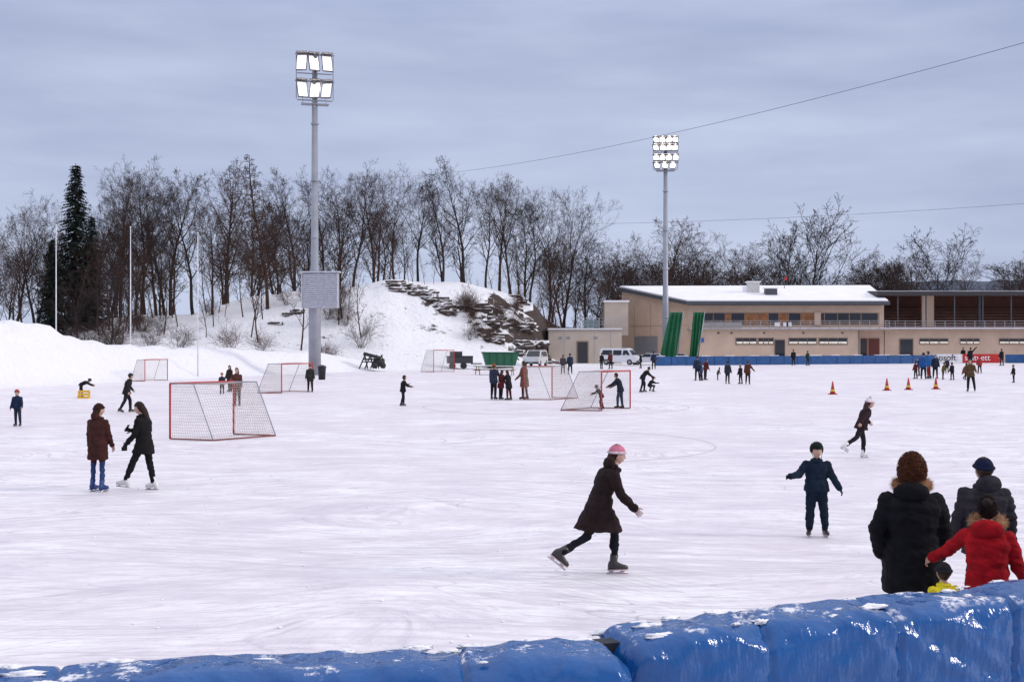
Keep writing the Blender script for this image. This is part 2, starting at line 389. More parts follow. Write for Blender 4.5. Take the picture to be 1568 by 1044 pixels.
P_('man_leaning',984,565,601,-80,dict(lean=42,L=(24,8,26),R=(-8,8,10),aL=(50,10,10,0),aR=(40,10,20,0)),top=dk,bottom=dk,fac=1.22)
person('child_crouching',at(994,67),67,-60,1.25,dict(lean=40,L=(95,12,120),R=(90,12,118),aL=(60,8,30,0),aR=(60,8,30,0)),top=dk,bottom=dk,hat='beanie',child=True)
for a in((921,540,565,-40,dk),(935,538,565,30,(.1,.02,.02)),(1001,538,566,0,(.02,.03,.06)),(981,540,564,90,dk),(1068,545,583,10,(.02,.03,.06)),(1074,555,583,70,(.03,.05,.1)),(1215,535,560,0,dk),(1237,537,560,30,(.02,.04,.03)),(1458,555,582,20,dk),(1475,532,556,0,dk),(1500,545,572,0,(.3,.04,.04)),(1534,534,560,20,dk),(1407,548,576,80,dk),(1450,548,572,150,(.03,.03,.05))):
    P_('skater_far',a[0],a[1],a[2],a[3],top=a[4])
P_('skater_far',1080,549,582,-60,dict(lean=8),top=(.09,.02,.02))
P_('child_skating',1099,562,582,-80,dict(lean=24),top=(.05,.07,.05)); P_('skater_far',1114,553,588,-30,top=(.03,.03,.05),hat='beanie')
P_('skater_far',1134,558,588,40,top=dk,hat='beanie',hatc=(.3,.3,.32)); P_('skater_far',1145,552,589,-20,dict(aR=(20,30,20,0)),top=(.09,.03,.02))
P_('skater_far',1402,553,580,30,top=(.1,.02,.02)); P_('skater_far',1414,540,581,-20,top=(.02,.08,.25),hat='beanie'); P_('skater_far',1422,538,580,60,top=(.02,.10,.28),bottom=(.2,.02,.02))
P_('skater_far',1432,543,580,170,top=(.02,.03,.05)); P_('skater_far',1444,555,581,-90,dict(lean=12),top=(.12,.1,.03))
P_('skater_far',1478,555,582,-60,stride,top=(.2,.03,.03)); P_('skater_far',1486,532,562,-30,dict(aR=(10,140,0,0)),top=dk)
P_('child_skating',1552,560,586,90,top=dk,fac=1.05)
P_('person_in_olive_jacket',1486,553,600,150,dict(lean=14,L=(8,12,12),R=(4,4,8),aL=(30,20,40,0),aR=(16,20,30,0)),top=(.10,.065,.03),bottom=dk,hair='long',fac=1.08)

# ------------------------------------------------------------------ goals
RED=M('goal_red_paint',(.45,.03,.02),.45,var=.25,scale=12); NET=M('net_cord',(.50,.43,.40),.8,var=.15); GREY=M('galvanised_steel',(.32,.33,.35),.45,metal=.6,var=.15,scale=3)
RUST=M('goal_base_frame',(.22,.06,.04),.6,var=.3,scale=8)
def goal(x,y,w,d,h=1.68,cell=.085):
    B=MB(); w=V((*w,0)); d=V((*d,0)); H=V((0,0,h)); r=.032
    a=V((0,0,r)); b=a+w; A=a+H-V((0,0,r)); Bb=b+H-V((0,0,r))
    c=a+d; e=b+d; At=A+d*.55; Bt=Bb+d*.55
    for p,q,m,rr in((a,A,0,r),(b,Bb,0,r),(A,Bb,0,r),(a,c,1,.022),(b,e,1,.022),(c,e,1,.022),(A,At,2,.018),(Bb,Bt,2,.018),(At,c,2,.018),(Bt,e,2,.018),(At,Bt,2,.014)):
        B.tube([p,q],rr,8,m)
    def net(p00,p10,p11,p01,sag):
        n1=max(2,int((p10-p00).length/cell)); n2=max(2,int((p01-p00).length/cell))
        nr=(p10-p00).cross(p01-p00).normalized()
        def pt(u,v): 
            q=(p00.lerp(p10,u)).lerp(p01.lerp(p11,u),v)
            return q+nr*sag*math.sin(u*math.pi)*math.sin(v*math.pi)+nr*.02*noise.noise(V((u*4,v*4,x)))+(p10-p00).normalized()*.03*noise.noise(V((u*5,v*5,x+7)))*math.sin(u*math.pi)
        for i in range(n1+1): B.tube([pt(i/n1,j/6) for j in range(7)],.0042,3,3,False)
        for j in range(n2+1): B.tube([pt(i/6,j/n2) for i in range(7)],.0042,3,3,False)
    net(c,e,Bt,At,.10); net(At,Bt,Bb,A,-.05); net(a,c,At,A,.03); net(b,e,Bt,Bb,-.03)
    B.obj('bandy_goal',[RED,RUST,GREY,NET],True,(x,y,0.01))
goal(-10.37,34.5,(1.5,1.75),(1.45,-.55),1.70)
goal(3.81,48.4,(1.41,1.85),(-1.72,.35),1.68)
goal(.60,57.8,(1.5,1.9),(1.35,-.35),1.68)
goal(-13.1,64.7,(1.4,2.1),(-1.45,.3),1.68)
goal(-27.1,84,(1.0,2.2),(-1.1,.2),1.6)
goal(-7.5,109,(1.9,1.0),(-1.3,.6),2.1)
CR=M('cone_red',(.40,.02,.015),.5); CY=M('cone_yellow',(.75,.5,.03),.5)
for px,yf in((1275,604),(1358,598),(1391,597),(1433,596)):
    D=dist(yf); B=MB(); B.box((0,0,.025),(.42,.42,.05),0)
    B.tube([(0,0,.05),(0,0,.24),(0,0,.2401),(0,0,.72),(0,0,.74)],[.16,.115,.112,.03,.02],16,0)
    B.tube([(0,0,.16),(0,0,.28)],[.14,.108],16,1); B.obj('traffic_cone',[CR,CY],True,(at(px,D),D,.01))
B=MB(); YC=M('yellow_plastic',(.7,.42,.03),.45)
for zz in(.04,.2,.36):
    for p,q in(((-.25,-.18),(.25,-.18)),((.25,-.18),(.25,.18)),((.25,.18),(-.25,.18)),((-.25,.18),(-.25,-.18))): B.box(((p[0]+q[0])/2,(p[1]+q[1])/2,zz),(abs(p[0]-q[0])+.04,abs(p[1]-q[1])+.04,.10),0)
for sx in(-.25,.25):
    for sy in(-.18,.18): B.box((sx,sy,.2),(.05,.05,.41),0)
B.box((0,0,.02),(.5,.36,.02),0)
B.obj('yellow_crate',[YC],False,(at(129,59.4),59.4,.01),.2)

# ------------------------------------------------------------------ terrain
PL=[(-400,-60,5),(-75,45,5),(-45,62,5.0),(-32.5,70,4.7),(-29.3,80.4,4.2),(-28.5,83,3.4),(-27,86,2.6),(-21.7,98,2.3),(-15.9,109,1.9),(-12,113,1.0),(-4.4,121,.5),(5,130,.2),(18,139,.05),(60,155,.03),(120,178,.03),(500,320,.03)]
def sst(t): t=np.clip(t,0,1); return t*t*(3-2*t)
def vnoise(x,y,s,seed=0):
    return np.array([noise.noise(V((a/s+seed,b/s,seed*.7))) for a,b in zip(np.ravel(x),np.ravel(y))]).reshape(np.shape(x))
def height(x,y):
    x=np.asarray(x,float); y=np.asarray(y,float)
    best=np.full(x.shape,1e9); A=np.zeros(x.shape); sg=np.zeros(x.shape)
    for (x0,y0,a0),(x1,y1,a1) in zip(PL[:-1],PL[1:]):
        dx,dy=x1-x0,y1-y0; t=np.clip(((x-x0)*dx+(y-y0)*dy)/(dx*dx+dy*dy),0,1)
        ddx=x-(x0+dx*t); ddy=y-(y0+dy*t); d=np.hypot(ddx,ddy); w=d<best
        best=np.where(w,d,best); A=np.where(w,a0+(a1-a0)*t,A); sg=np.where(w,dx*ddy-dy*ddx,sg)
    s=np.where(sg>0,best,-best)
    h=A*sst(s/5.5)*(1-.25*sst((s-6)/8))
    hx=np.interp(x,[-200,-80,-60,-45,-33,-24,-14,-6,-1,3,5,8,10,14,20,60,200],[3,3,4.5,6.5,8.3,9.8,10.9,10.6,9.4,7.6,6.0,4.9,4.0,2.0,1.0,1,1])
    st=np.interp(x,[-200,-60,-16,-9,-3,0,3,4.8,8,14,60],[112,116,119,123,127,130,135,145,158,172,180])
    wd=np.interp(x,[-60,-15,-3,0,4,10,60],[36,28,25,22,18,14,30])
    k=sst((y-st)/wd); m=sst((s-1)/6)
    h=h*(1-k)+np.maximum(h,hx)*k
    n=vnoise(x,y,9,3)*.9+vnoise(x,y,3.2,8)*.34+vnoise(x,y,1.3,5)*.14
    led=sst((x+7)/5)*sst((5-x)/2)*sst(k*4)*sst((1-k)*5)
    n=n+led*(np.abs(vnoise(x*.8,y,4.2,51))*1.5-.35+np.abs(vnoise(x,y,1.8,61))*.7)
    h=h+n*m*np.where(k>.02,np.clip(k*3,0,1)*.75+.25,.25)*np.where((x>4)&(y<176),.15,1)
    lump=(vnoise(x,y,1.7,21)*.5+vnoise(x,y,.9,31)*.25)*sst(s/1.5)*sst((9-s)/3)*np.clip(A/2.5,0,1)
    h=h+lump*.75
    h=np.where(s<0,0,np.maximum(h,0))
    return h,s
def hz(x,y): return float(height(np.array([x]),np.array([y]))[0][0])
xs=np.concatenate([[-3000,-1500,-700,-350,-200,-140,-110],np.arange(-90,-44,2.0),np.arange(-44,22,.65),np.arange(22,100,3.0),[110,140,200,350,700,1500,3000]])
ys=np.concatenate([[-400,-100,-30,0,20,40],np.arange(50,66,2.0),np.arange(66,180,.7),np.arange(180,260,3.0),[270,320,400,600,900,1500,2500,4000]])
X,Y=np.meshgrid(xs,ys); Hh,S=height(X,Y)
vv=np.stack([X,Y,Hh],-1).reshape(-1,3); nx,ny=len(xs),len(ys)
B=MB(); B.v=[tuple(p) for p in vv.tolist()]
B.f=[(j*nx+i,j*nx+i+1,(j+1)*nx+i+1,(j+1)*nx+i) for j in range(ny-1) for i in range(nx-1)]; B.m=[0]*len(B.f)
sm=bpy.data.materials.new('snow_ground'); sm.use_nodes=True; nt=sm.node_tree; b=nt.nodes['Principled BSDF']
def N(nt,t,**k):
    n=nt.nodes.new(t)
    for a,v in k.items(): setattr(n,a,v)
    return n
def noiseN(nt,vec,scale,detail=4,rough=.5):
    n=N(nt,'ShaderNodeTexNoise'); n.inputs['Scale'].default_value=scale; n.inputs['Detail'].default_value=detail; n.inputs['Roughness'].default_value=rough
    nt.links.new(vec,n.inputs['Vector']); return n.outputs['Fac']
def mth(nt,op,a,bb,clamp=False):
    n=N(nt,'ShaderNodeMath',operation=op,use_clamp=clamp)
    for i,q in enumerate((a,bb)):
        if isinstance(q,(int,float)): n.inputs[i].default_value=q
        else: nt.links.new(q,n.inputs[i])
    return n.outputs[0]
def mrange(nt,v,a,bb,c=0,d=1):
    n=N(nt,'ShaderNodeMapRange',clamp=True); nt.links.new(v,n.inputs[0])
    for i,q in enumerate((a,bb,c,d)): n.inputs[i+1].default_value=q
    return n.outputs[0]
def mixc(nt,f,a,bb):
    n=N(nt,'ShaderNodeMix',data_type='RGBA')
    if isinstance(f,(int,float)): n.inputs[0].default_value=f
    else: nt.links.new(f,n.inputs[0])
    for i,q in((6,a),(7,bb)):
        if isinstance(q,tuple): n.inputs[i].default_value=(*q,1)
        else: nt.links.new(q,n.inputs[i])
    return n.outputs[2]
geo=N(nt,'ShaderNodeNewGeometry'); pos=geo.outputs['Position']
sx=N(nt,'ShaderNodeSeparateXYZ'); nt.links.new(geo.outputs['True Normal'],sx.inputs[0])
px_=N(nt,'ShaderNodeSeparateXYZ'); nt.links.new(pos,px_.inputs[0])
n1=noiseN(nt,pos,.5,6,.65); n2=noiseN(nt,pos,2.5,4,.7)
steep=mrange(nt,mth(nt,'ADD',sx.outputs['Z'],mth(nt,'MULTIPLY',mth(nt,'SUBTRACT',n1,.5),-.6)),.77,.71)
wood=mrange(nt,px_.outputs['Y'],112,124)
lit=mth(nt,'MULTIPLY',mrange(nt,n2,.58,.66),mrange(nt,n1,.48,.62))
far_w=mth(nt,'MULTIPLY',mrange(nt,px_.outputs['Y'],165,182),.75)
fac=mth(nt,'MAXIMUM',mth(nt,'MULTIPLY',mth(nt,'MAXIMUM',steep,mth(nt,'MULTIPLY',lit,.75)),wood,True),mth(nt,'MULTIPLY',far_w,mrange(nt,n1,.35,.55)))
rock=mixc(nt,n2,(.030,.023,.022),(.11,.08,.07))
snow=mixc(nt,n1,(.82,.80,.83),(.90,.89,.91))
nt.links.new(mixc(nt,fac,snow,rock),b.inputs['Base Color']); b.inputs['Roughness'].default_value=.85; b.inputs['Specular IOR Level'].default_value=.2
bp=N(nt,'ShaderNodeBump'); bp.inputs['Strength'].default_value=.9; bp.inputs['Distance'].default_value=.35
nt.links.new(noiseN(nt,pos,1.6,6,.65),bp.inputs['Height']); nt.links.new(bp.outputs['Normal'],b.inputs['Normal'])
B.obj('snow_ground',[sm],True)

# ice sheet
im=bpy.data.materials.new('skating_ice'); im.use_nodes=True; nt=im.node_tree; b=nt.nodes['Principled BSDF']
geo=N(nt,'ShaderNodeNewGeometry'); pos=geo.outputs['Position']
def mapped(vec,scale,rot=0):
    m=N(nt,'ShaderNodeMapping'); nt.links.new(vec,m.inputs[0]); m.inputs['Scale'].default_value=scale; m.inputs['Rotation'].default_value=(0,0,rot); return m.outputs[0]
def warp(sc,amt):
    dn=N(nt,'ShaderNodeTexNoise'); dn.inputs['Scale'].default_value=sc; dn.inputs['Detail'].default_value=1; nt.links.new(pos,dn.inputs['Vector'])
    va=N(nt,'ShaderNodeVectorMath',operation='MULTIPLY_ADD'); nt.links.new(dn.outputs['Color'],va.inputs[0]); va.inputs[1].default_value=(amt,amt,0); nt.links.new(pos,va.inputs[2]); return va.outputs[0]
w1=warp(.10,11); w2=warp(.17,6)
def streak(v,rot,a,c,lo,hi): return mrange(nt,noiseN(nt,mapped(v,(a,c,1),rot),1,3,.7),lo,hi)
def cuts(v,rot,a,c,wd):
    n=noiseN(nt,mapped(v,(a,c,1),rot),1,0,.5)
    m=N(nt,'ShaderNodeMath',operation='PINGPONG'); nt.links.new(mth(nt,'MULTIPLY',n,9.0),m.inputs[0]); m.inputs[1].default_value=.5
    return mrange(nt,m.outputs[0],wd,0)
big=noiseN(nt,pos,.11,5,.7); med=noiseN(nt,mapped(pos,(.55,1.3,1)),1.0,7,.78); fine=noiseN(nt,mapped(w2,(2,6,1),.3),1.5,4,.8)
sc_=mth(nt,'ADD',mth(nt,'ADD',streak(w1,.2,.30,5,.53,.64),streak(w1,-.5,.3,7,.55,.66)),streak(w2,.05,.18,4,.53,.67),True)
ct=mth(nt,'MULTIPLY',mth(nt,'ADD',cuts(w1,.3,.12,1.1,.035),mth(nt,'ADD',cuts(w2,-.8,.14,.9,.035),cuts(w2,1.2,.12,1.0,.035)),True),mrange(nt,big,.42,.56))
base=mixc(nt,mrange(nt,big,.40,.60),(.80,.735,.765),(.94,.905,.91))
base=mixc(nt,mth(nt,'MULTIPLY',mrange(nt,med,.47,.64),.85),base,(.70,.64,.68))
base=mixc(nt,mth(nt,'MULTIPLY',mrange(nt,fine,.50,.68),.60),base,(.60,.54,.59))
base=mixc(nt,mth(nt,'MULTIPLY',sc_,.58),base,(.62,.56,.61))
base=mixc(nt,mth(nt,'MULTIPLY',ct,.65),base,(.42,.38,.44))
base=mixc(nt,mth(nt,'MULTIPLY',mrange(nt,med,.44,.34),.7),base,(.97,.95,.95))
nt.links.new(base,b.inputs['Base Color']); b.inputs['Specular IOR Level'].default_value=.22
nt.links.new(mrange(nt,med,.4,.7,.62,.38),b.inputs['Roughness'])
bp=N(nt,'ShaderNodeBump'); bp.inputs['Strength'].default_value=.75; bp.inputs['Distance'].default_value=.025
nt.links.new(mth(nt,'ADD',med,fine),bp.inputs['Height']); nt.links.new(bp.outputs['Normal'],b.inputs['Normal'])
B=MB()
pl=PL[1:-1]
for (x0,y0,_),(x1,y1,_) in zip(pl[:-1],pl[1:]):
    B.poly([(x0,-15,.01),(x1,-15,.01),(x1,y1+.4,.01),(x0,y0+.4,.01)])
B.obj('ice_rink',[im])
B=MB(); n=72
def arc(cx,cy,r,w,a0,a1):
    for i in range(n):
        t0=a0+(a1-a0)*i/n; t1=a0+(a1-a0)*(i+1)/n
        B.poly([(cx+q*math.cos(t),cy+q*math.sin(t),.0145) for q,t in((r,t0),(r+w,t0),(r+w,t1),(r,t1))])
arc(.6,33,5.2,.05,-1.3,2.0); arc(2,52,6,.06,0,6.28)
B.obj('faded_ice_markings',[M('faded_line',(.62,.55,.59),.6,var=.2,scale=.8)])
SNC=M('snow_crumb',(.9,.89,.9),.9,var=.04)
B=MB(); r=random.Random(8)
for i in range(260):
    y=r.uniform(8,34); x=r.uniform(-.44,.44)*y; q=r.uniform(.006,.022)
    if r.random()<.35: y=7.3+max(0,x)*.43+r.expovariate(3)
    B.ball((x,y,.012+q*.3),AX,(q*1.3,q,q*.6),6,4,0)
B.obj('snow_crumbs',[SNC],True)

# ------------------------------------------------------------------ foreground barrier
bm=bpy.data.materials.new('blue_vinyl'); bm.use_nodes=True; nt=bm.node_tree; b=nt.nodes['Principled BSDF']
geo=N(nt,'ShaderNodeNewGeometry'); pos=geo.outputs['Position']; sx=N(nt,'ShaderNodeSeparateXYZ'); nt.links.new(geo.outputs['Normal'],sx.inputs[0])
fr=mth(nt,'MULTIPLY',mrange(nt,sx.outputs['Z'],.70,.95),mrange(nt,noiseN(nt,pos,2.6,10,.75),.555,.61))
blue=mixc(nt,noiseN(nt,pos,2,6),(.003,.055,.205),(.007,.100,.33))
nt.links.new(mixc(nt,fr,blue,(.82,.80,.83)),b.inputs['Base Color'])
nt.links.new(mixc(nt,fr,(.17,.17,.17),(.9,.9,.9)),b.inputs['Roughness'])
bp=N(nt,'ShaderNodeBump'); bp.inputs['Strength'].default_value=.95; bp.inputs['Distance'].default_value=.04
mp=N(nt,'ShaderNodeMapping'); mp.inputs['Scale'].default_value=(3,3,1.0); mp.inputs['Rotation'].default_value=(.5,.3,0); nt.links.new(pos,mp.inputs[0])
nt.links.new(mth(nt,'ADD',noiseN(nt,mp.outputs[0],2.2,3,.5),mth(nt,'MULTIPLY',noiseN(nt,pos,14,3,.6),.18)),bp.inputs['Height']); nt.links.new(bp.outputs['Normal'],b.inputs['Normal'])
CS=M('clumped_snow',(.88,.87,.89),.9,var=.04,bump=.6,bscale=25)
def pad(name,p0,p1,top,seg,thick=.5,seed=0,res=.022,snow=40):
    p0=V((*p0,0));p1=V((*p1,0)); L=(p1-p0).length; u=(p1-p0)/L; nrm=V((u.y,-u.x,0))
    B=MB(); n=int(L/res); rings=[]
    cs=[]; r=.13; m=10
    for k in range(14): cs.append((0,.02+(top-r-.02)*k/14))
    for k in range(m): t=math.pi/2*k/m; cs.append((r-r*math.cos(t),top-r+r*math.sin(t)))
    for k in range(14): cs.append((r+(thick-2*r)*k/14,top))
    for k in range(m): t=math.pi/2*k/m; cs.append((thick-r+r*math.sin(t),top-r+r*math.cos(t)))
    for k in range(32): cs.append((thick,top-r-(top-r-.02)*k/31))
    cx,cz=thick/2,top/2
    def topoff(s): return .022*noise.noise(V((s*.9,seed,0)))
    for i in range(n+1):
        s=i*L/n; f=(s%seg)/seg; e=min(f,1-f)*seg
        seam=math.exp(-(e/.016)**2); puff=.016*math.sin(math.pi*f)**.5
        end=min(s,L-s); er=1-.14*math.exp(-(end/.06)**2)
        ring=[]
        for a,z in cs:
            da,dz=a-cx,z-cz
            w=noise.noise(V((s*2.0,z*2.6,a*3+seed)))*.022
            w+=noise.noise(V((s*3,z*17,a*14+seed)))*.018*math.exp(-e/.12)
            w+=.016*(1-abs(noise.noise(V((s*2.6+z*4.5,z*2.2,seed+a*2))))*3)
            w+=.010*(1-abs(noise.noise(V((s*4.2-z*5.0,z*3.2,seed+5+a*3))))*3)
            hs_=.020*math.exp(-((z-top*.60)/.02)**2) if a>thick*.9 else 0
            off=puff-.030*seam+w-hs_
            da2=da+off*(da/cx); dz2=dz+off*(dz/cz)*(.9 if z>top*.5 else .1)
            ring.append(p0+u*s+nrm*(cx+da2*er)+V((0,0,cz+dz2*er+topoff(s)*(z/top))))
        rings.append(ring)
    B.loft(rings,0)
    r=random.Random(seed)
    for k in range(snow):
        s=r.uniform(0,L); a=r.uniform(-.01,.09) if r.random()<.7 else r.uniform(.05,.42)
        q=r.uniform(.010,.042)
        c=p0+u*s+nrm*a+V((0,0,top+topoff(s)+.010-(.05 if a<.05 else 0))); 
        def fn(d,qv,k=k): 
            g=1+.7*noise.noise(d*2.5+V((k,0,0)))+.4*noise.noise(d*7+V((k,0,0)))
            return V((qv.x*g,qv.y*g,qv.z*g))
        B.ball(c,(u,nrm,V((0,0,1))),(q*r.uniform(1.3,3.0),q*r.uniform(.6,1.1),q*.45),18,10,1,fn)
    return B.obj(name,[bm,CS],True)
pad('blue_safety_pad',(-9,5.20),(.60,6.90),1.20,2.2,seed=1,snow=110)
pad('blue_safety_pad',(.50,7.20),(9.4,11.06),1.19,1.02,seed=5,snow=100)
B=MB(); B.box((.52,6.98,.6),(.5,.12,1.12),0,Matrix.Rotation(.25,3,'Z')); B.obj('pad_gap_shade',[M('gap_shade_black',(.01,.012,.02),.6,bump=.5,bscale=8)])  # box fills the gap between the pads, its dark shade painted black
B=MB(); BV=M('blue_mat',(.008,.07,.22),.4,var=.25,scale=2)
p=V((17.4,137.5,0)); q=V((56.2,152,0)); L=(q-p).length; u=(q-p)/L
rotm=Matrix.Rotation(math.atan2(u.y,u.x),3,'Z')
s=0
while s<L:
    B.box(p+u*(s+1)+V((0,0,.56)),(1.94,.4,1.1+.10*noise.noise(V((s*.7,0,0)))),0,rotm@Matrix.Rotation(.03*noise.noise(V((s,3,0))),3,'Z'))
    s+=2
k=0
while k<L-3:
    w=1.2+2*abs(noise.noise(V((k*1.3,9,0)))); B.box(p+u*(k+w/2)+V((0,0,1.17)),(w,.26,.06),1,rotm); k+=w+1.5+3*abs(noise.noise(V((k,4,0))))
B.obj('blue_safety_barrier',[BV,CS])
e=empty('advertising_board'); B=MB(); B.box((58.3,152.4,.65),(4.0,.12,1.2)); B.obj('white_panel',[M('white_banner',(.75,.75,.76),.6)],parent=e)
e2=empty('advertising_board'); B=MB(); B.box((63.2,153.2,.65),(5.4,.12,1.2)); B.obj('red_panel',[M('red_banner',(.5,.02,.02),.6)],parent=e2)
B=MB()
for i in range(14): B.box((67.8+i*2.0,154+i*.5,.6),(1.94,.3,1.15),0)
B.obj('blue_safety_barrier',[BV])
def text(t,loc,size,mat,par):
    c=bpy.data.curves.new('lettering','FONT'); c.body=t; c.size=size; c.extrude=.01; o=bpy.data.objects.new('lettering',c); scene.collection.objects.link(o)
    o.location=loc; o.rotation_euler=(rad(90),0,0); c.materials.append(mat); o.parent=par
text('posoft',(56.5,152.3,.4),1.15,M('black_letter',(.02,.02,.02)),e); text('statnett',(60.9,153.1,.4),1.1,M('white_letter',(.8,.8,.8)),e2)

# ------------------------------------------------------------------ masts
LAMP=M('lamp_glass',(1,.97,.9),.3,var=0,emit=25,ecol=(1,.95,.86)); REFL=M('lamp_reflector',(.8,.8,.8),.25,metal=.3,var=.3,scale=3,emit=.75,ecol=(1,.95,.93)); HOUS=M('lamp_housing',(.16,.15,.16),.5,metal=.4); MAST=M('mast_galvanised',(.30,.31,.35),.5,metal=.3,var=.12,scale=1)
def mast(x,y,topz,rows,facing,base,lw,lh,span):
    e=empty('floodlight_mast',(x,y,0)); B=MB()
    B.tube([(0,0,-.5),(0,0,6),(0,0,8.8),(0,0,8.9),(0,0,topz)],[base,base*.95,base*.9,.34,.22],20,0)
    B.tube([(0,0,5.9),(0,0,6.1)],[base*1.1]*2,20,0)
    for i in range(3): B.tube([(0,0,12+i*5),(0,0,12.12+i*5)],[.36]*2,16,0)
    B.obj('column',[MAST],True,parent=e)
    B=MB(); R3=Matrix.Rotation(facing,3,'Z'); r=random.Random(int(y))
    for zz,ks in rows:
        B.box((0,0,zz+lh*.5+.12),(span,.12,.12),0,R3); B.box((0,0,zz-lh*.5-.1),(span*.9,.1,.08),0,R3)
        for k in ks:
            yaw=rad(r.uniform(-22,22)); tilt=R3@Matrix.Rotation(yaw,3,'Z')@Matrix.Rotation(rad(-16-r.uniform(0,8)),3,'X')
            c=V((0,0,zz))+R3@V((k,-.4,0))
            B.box(c+tilt@V((0,.12,0)),(lw*.9,.22,lh*.9),1,tilt)
            B.box(c,(lw,.06,lh),2,tilt)
            for sgn in(-1,1): B.box(c+tilt@V((sgn*lw*.52,-.03,0)),(.05,.16,lh*1.04),1,tilt)
            for sgn in(-1,1): B.box(c+tilt@V((0,-.03,sgn*lh*.52)),(lw*1.06,.16,.05),1,tilt)
            rr=min(lw,lh)*.36; ctr=c+tilt@V((0,-.045,lh*.08)); ax=tilt@V((1,0,0)); az=tilt@V((0,0,1))
            B.poly([ctr+ax*math.cos(t)*rr+az*math.sin(t)*rr*1.1 for t in [2*math.pi*i/20 for i in range(20)]],3)
            B.box(c+tilt@V((0,-.22,lh*.62)),(lw*1.15,.6,.05),1,tilt@Matrix.Rotation(.25,3,'X'))
    B.box((0,.1,rows[-1][0]-lh*.8),(span*.7,.9,.06),0,R3)
    for sgn in(-1,1): B.box(R3@V((sgn*span*.47,0,0))+V((0,0,(rows[0][0]+rows[-1][0])/2)),(.07,.07,abs(rows[0][0]-rows[-1][0])+lh),0,R3)
    for k in(-.3,.3): B.box((k*span,-.3,rows[-1][0]-lh*.8+.5),(.04,.04,1.0),0,R3)
    B.obj('floodlights',[MAST,HOUS,REFL,LAMP],False,parent=e); return e
mast(at(482,100),100,zat(82,100),[(zat(99,100),(-1.15,-.1,1.05)),(zat(140,100),(-1.1,0,1.0))],rad(14),.55,.85,1.45,3.4)
mast(at(1019,145),145,zat(208,145),[(zat(216,145),(-1.2,-.4,.45,1.2)),(zat(228,145),(-1.25,-.35,.45,1.2)),(zat(243,145),(-1.2,-.4,.4,1.25)),(zat(255,145),(-1.1,-.1,.9))],rad(-4),.42,.72,.72,3.3)
B=MB(); x0=at(491,99); z0,z1=zat(472,99),zat(419,99)
B.box((0,0,(z0+z1)/2),(3.2,.5,z1-z0),0)
B.box((0,-.05,z1+.12),(3.5,.8,.12),1)
n=16
for i in range(n): B.box((0,-.28,z0+.15+(z1-z0-.3)*i/(n-1)),(3.0,.06,.10),1,Matrix.Rotation(.5,3,'X'))
for sx_ in(-1.57,1.57): B.box((sx_,-.3,(z0+z1)/2),(.09,.08,z1-z0),1)
B.obj('scoreboard',[M('board_grey',(.36,.37,.42),.6),M('board_slat',(.52,.53,.58),.5)],False,(x0,98.9,0),rad(-6))
FPM=M('flagpole_white',(.7,.7,.73),.4)
for px,yt in((86,345),(200,348),(303,357)):
    B=MB(); D=92; B.tube([(0,0,0),(0,0,zat(yt,D))],[.06,.03],10,0); B.ball((0,0,zat(yt,D)),AX,(.07,.07,.07),8,6,0)
    B.obj('flagpole',[FPM],True,(at(px,D),D,0))
WM=M('cable_black',(.03,.03,.035),.6)
def wire(p,q,sag,r=.018):
    B=MB(); p=V(p);q=V(q); B.tube([p.lerp(q,i/30)-V((0,0,sag*4*(i/30)*(1-i/30))) for i in range(31)],r,4,0,False); B.obj('overhead_cable',[WM],True)
wire((at(600,150),150,zat(272,150)),(at(1800,52),52,zat(0,52)),1.6,.016)
wire((at(16,100)-20,98,zat(383,98)),(at(900,190),190,zat(343,190)),.4,.014)
wire((at(900,190),190,zat(343,190)),(at(1700,150),150,zat(302,150)),.6,.022)

# ------------------------------------------------------------------ buildings
WALL=M('beige_render',(.60,.44,.33),.85,var=.08,scale=.6,bump=.2,bscale=8); WALL2=M('light_beige_render',(.54,.45,.37),.85,var=.08,scale=.6)
DARK=M('dark_grey_fascia',(.07,.075,.085),.6); GLASS=M('window_glass',(.02,.022,.03),.08,var=.2,scale=.4); FRAME=M('window_frame',(.30,.20,.14),.6)
RAIL=M('rail_steel',(.42,.40,.40),.5,metal=.4); LITW=M('lit_window',(.6,.56,.5),.5,var=.4,scale=2.5,emit=.28,ecol=(1,.85,.65)); WARM=M('warm_interior',(.20,.08,.03),.6,var=.6,scale=2,emit=.06,ecol=(1,.4,.12))
SNW=M('roof_snow',(.88,.86,.89),.9,var=.04,scale=.5,bump=.5,bscale=2); SHUT=M('roller_shutter',(.28,.28,.29),.6); RBR=M('red_brown_timber',(.18,.055,.035),.7,var=.25,scale=1)
BRN=M('brown_timber',(.13,.06,.04),.75,var=.2,scale=1.2); CONC=M('concrete',(.40,.34,.30),.85)
bl=empty('clubhouse_building')
def prism(B,plan,z0s,z1s,mat):
    n=len(plan); o=len(B.v)
    B.v+=[(x,y,z) for (x,y),z in zip(plan,z0s)]+[(x,y,z) for (x,y),z in zip(plan,z1s)]
    B.face([o+i for i in range(n)][::-1],mat); B.face([o+n+i for i in range(n)],mat)
    for i in range(n): j=(i+1)%n; B.face((o+i,o+j,o+n+j,o+n+i),mat)
A_=(24.9,160.0); Bq=(52.3,160.0); C_=(53.4,169.5); D_=(16.6,172.0)
B=MB(); prism(B,[A_,Bq,C_,D_],[-.3]*4,[8.0,8.0,10.6,10.6],0); B.obj('walls',[WALL],parent=bl)
B=MB(); prism(B,[(24.3,158.6),(52.7,158.6),(53.6,170),(15.9,172.6)],[8.02,8.02,10.62,10.62],[8.5,8.5,11.1,11.1],0); B.obj('roof_fascia',[DARK],parent=bl)
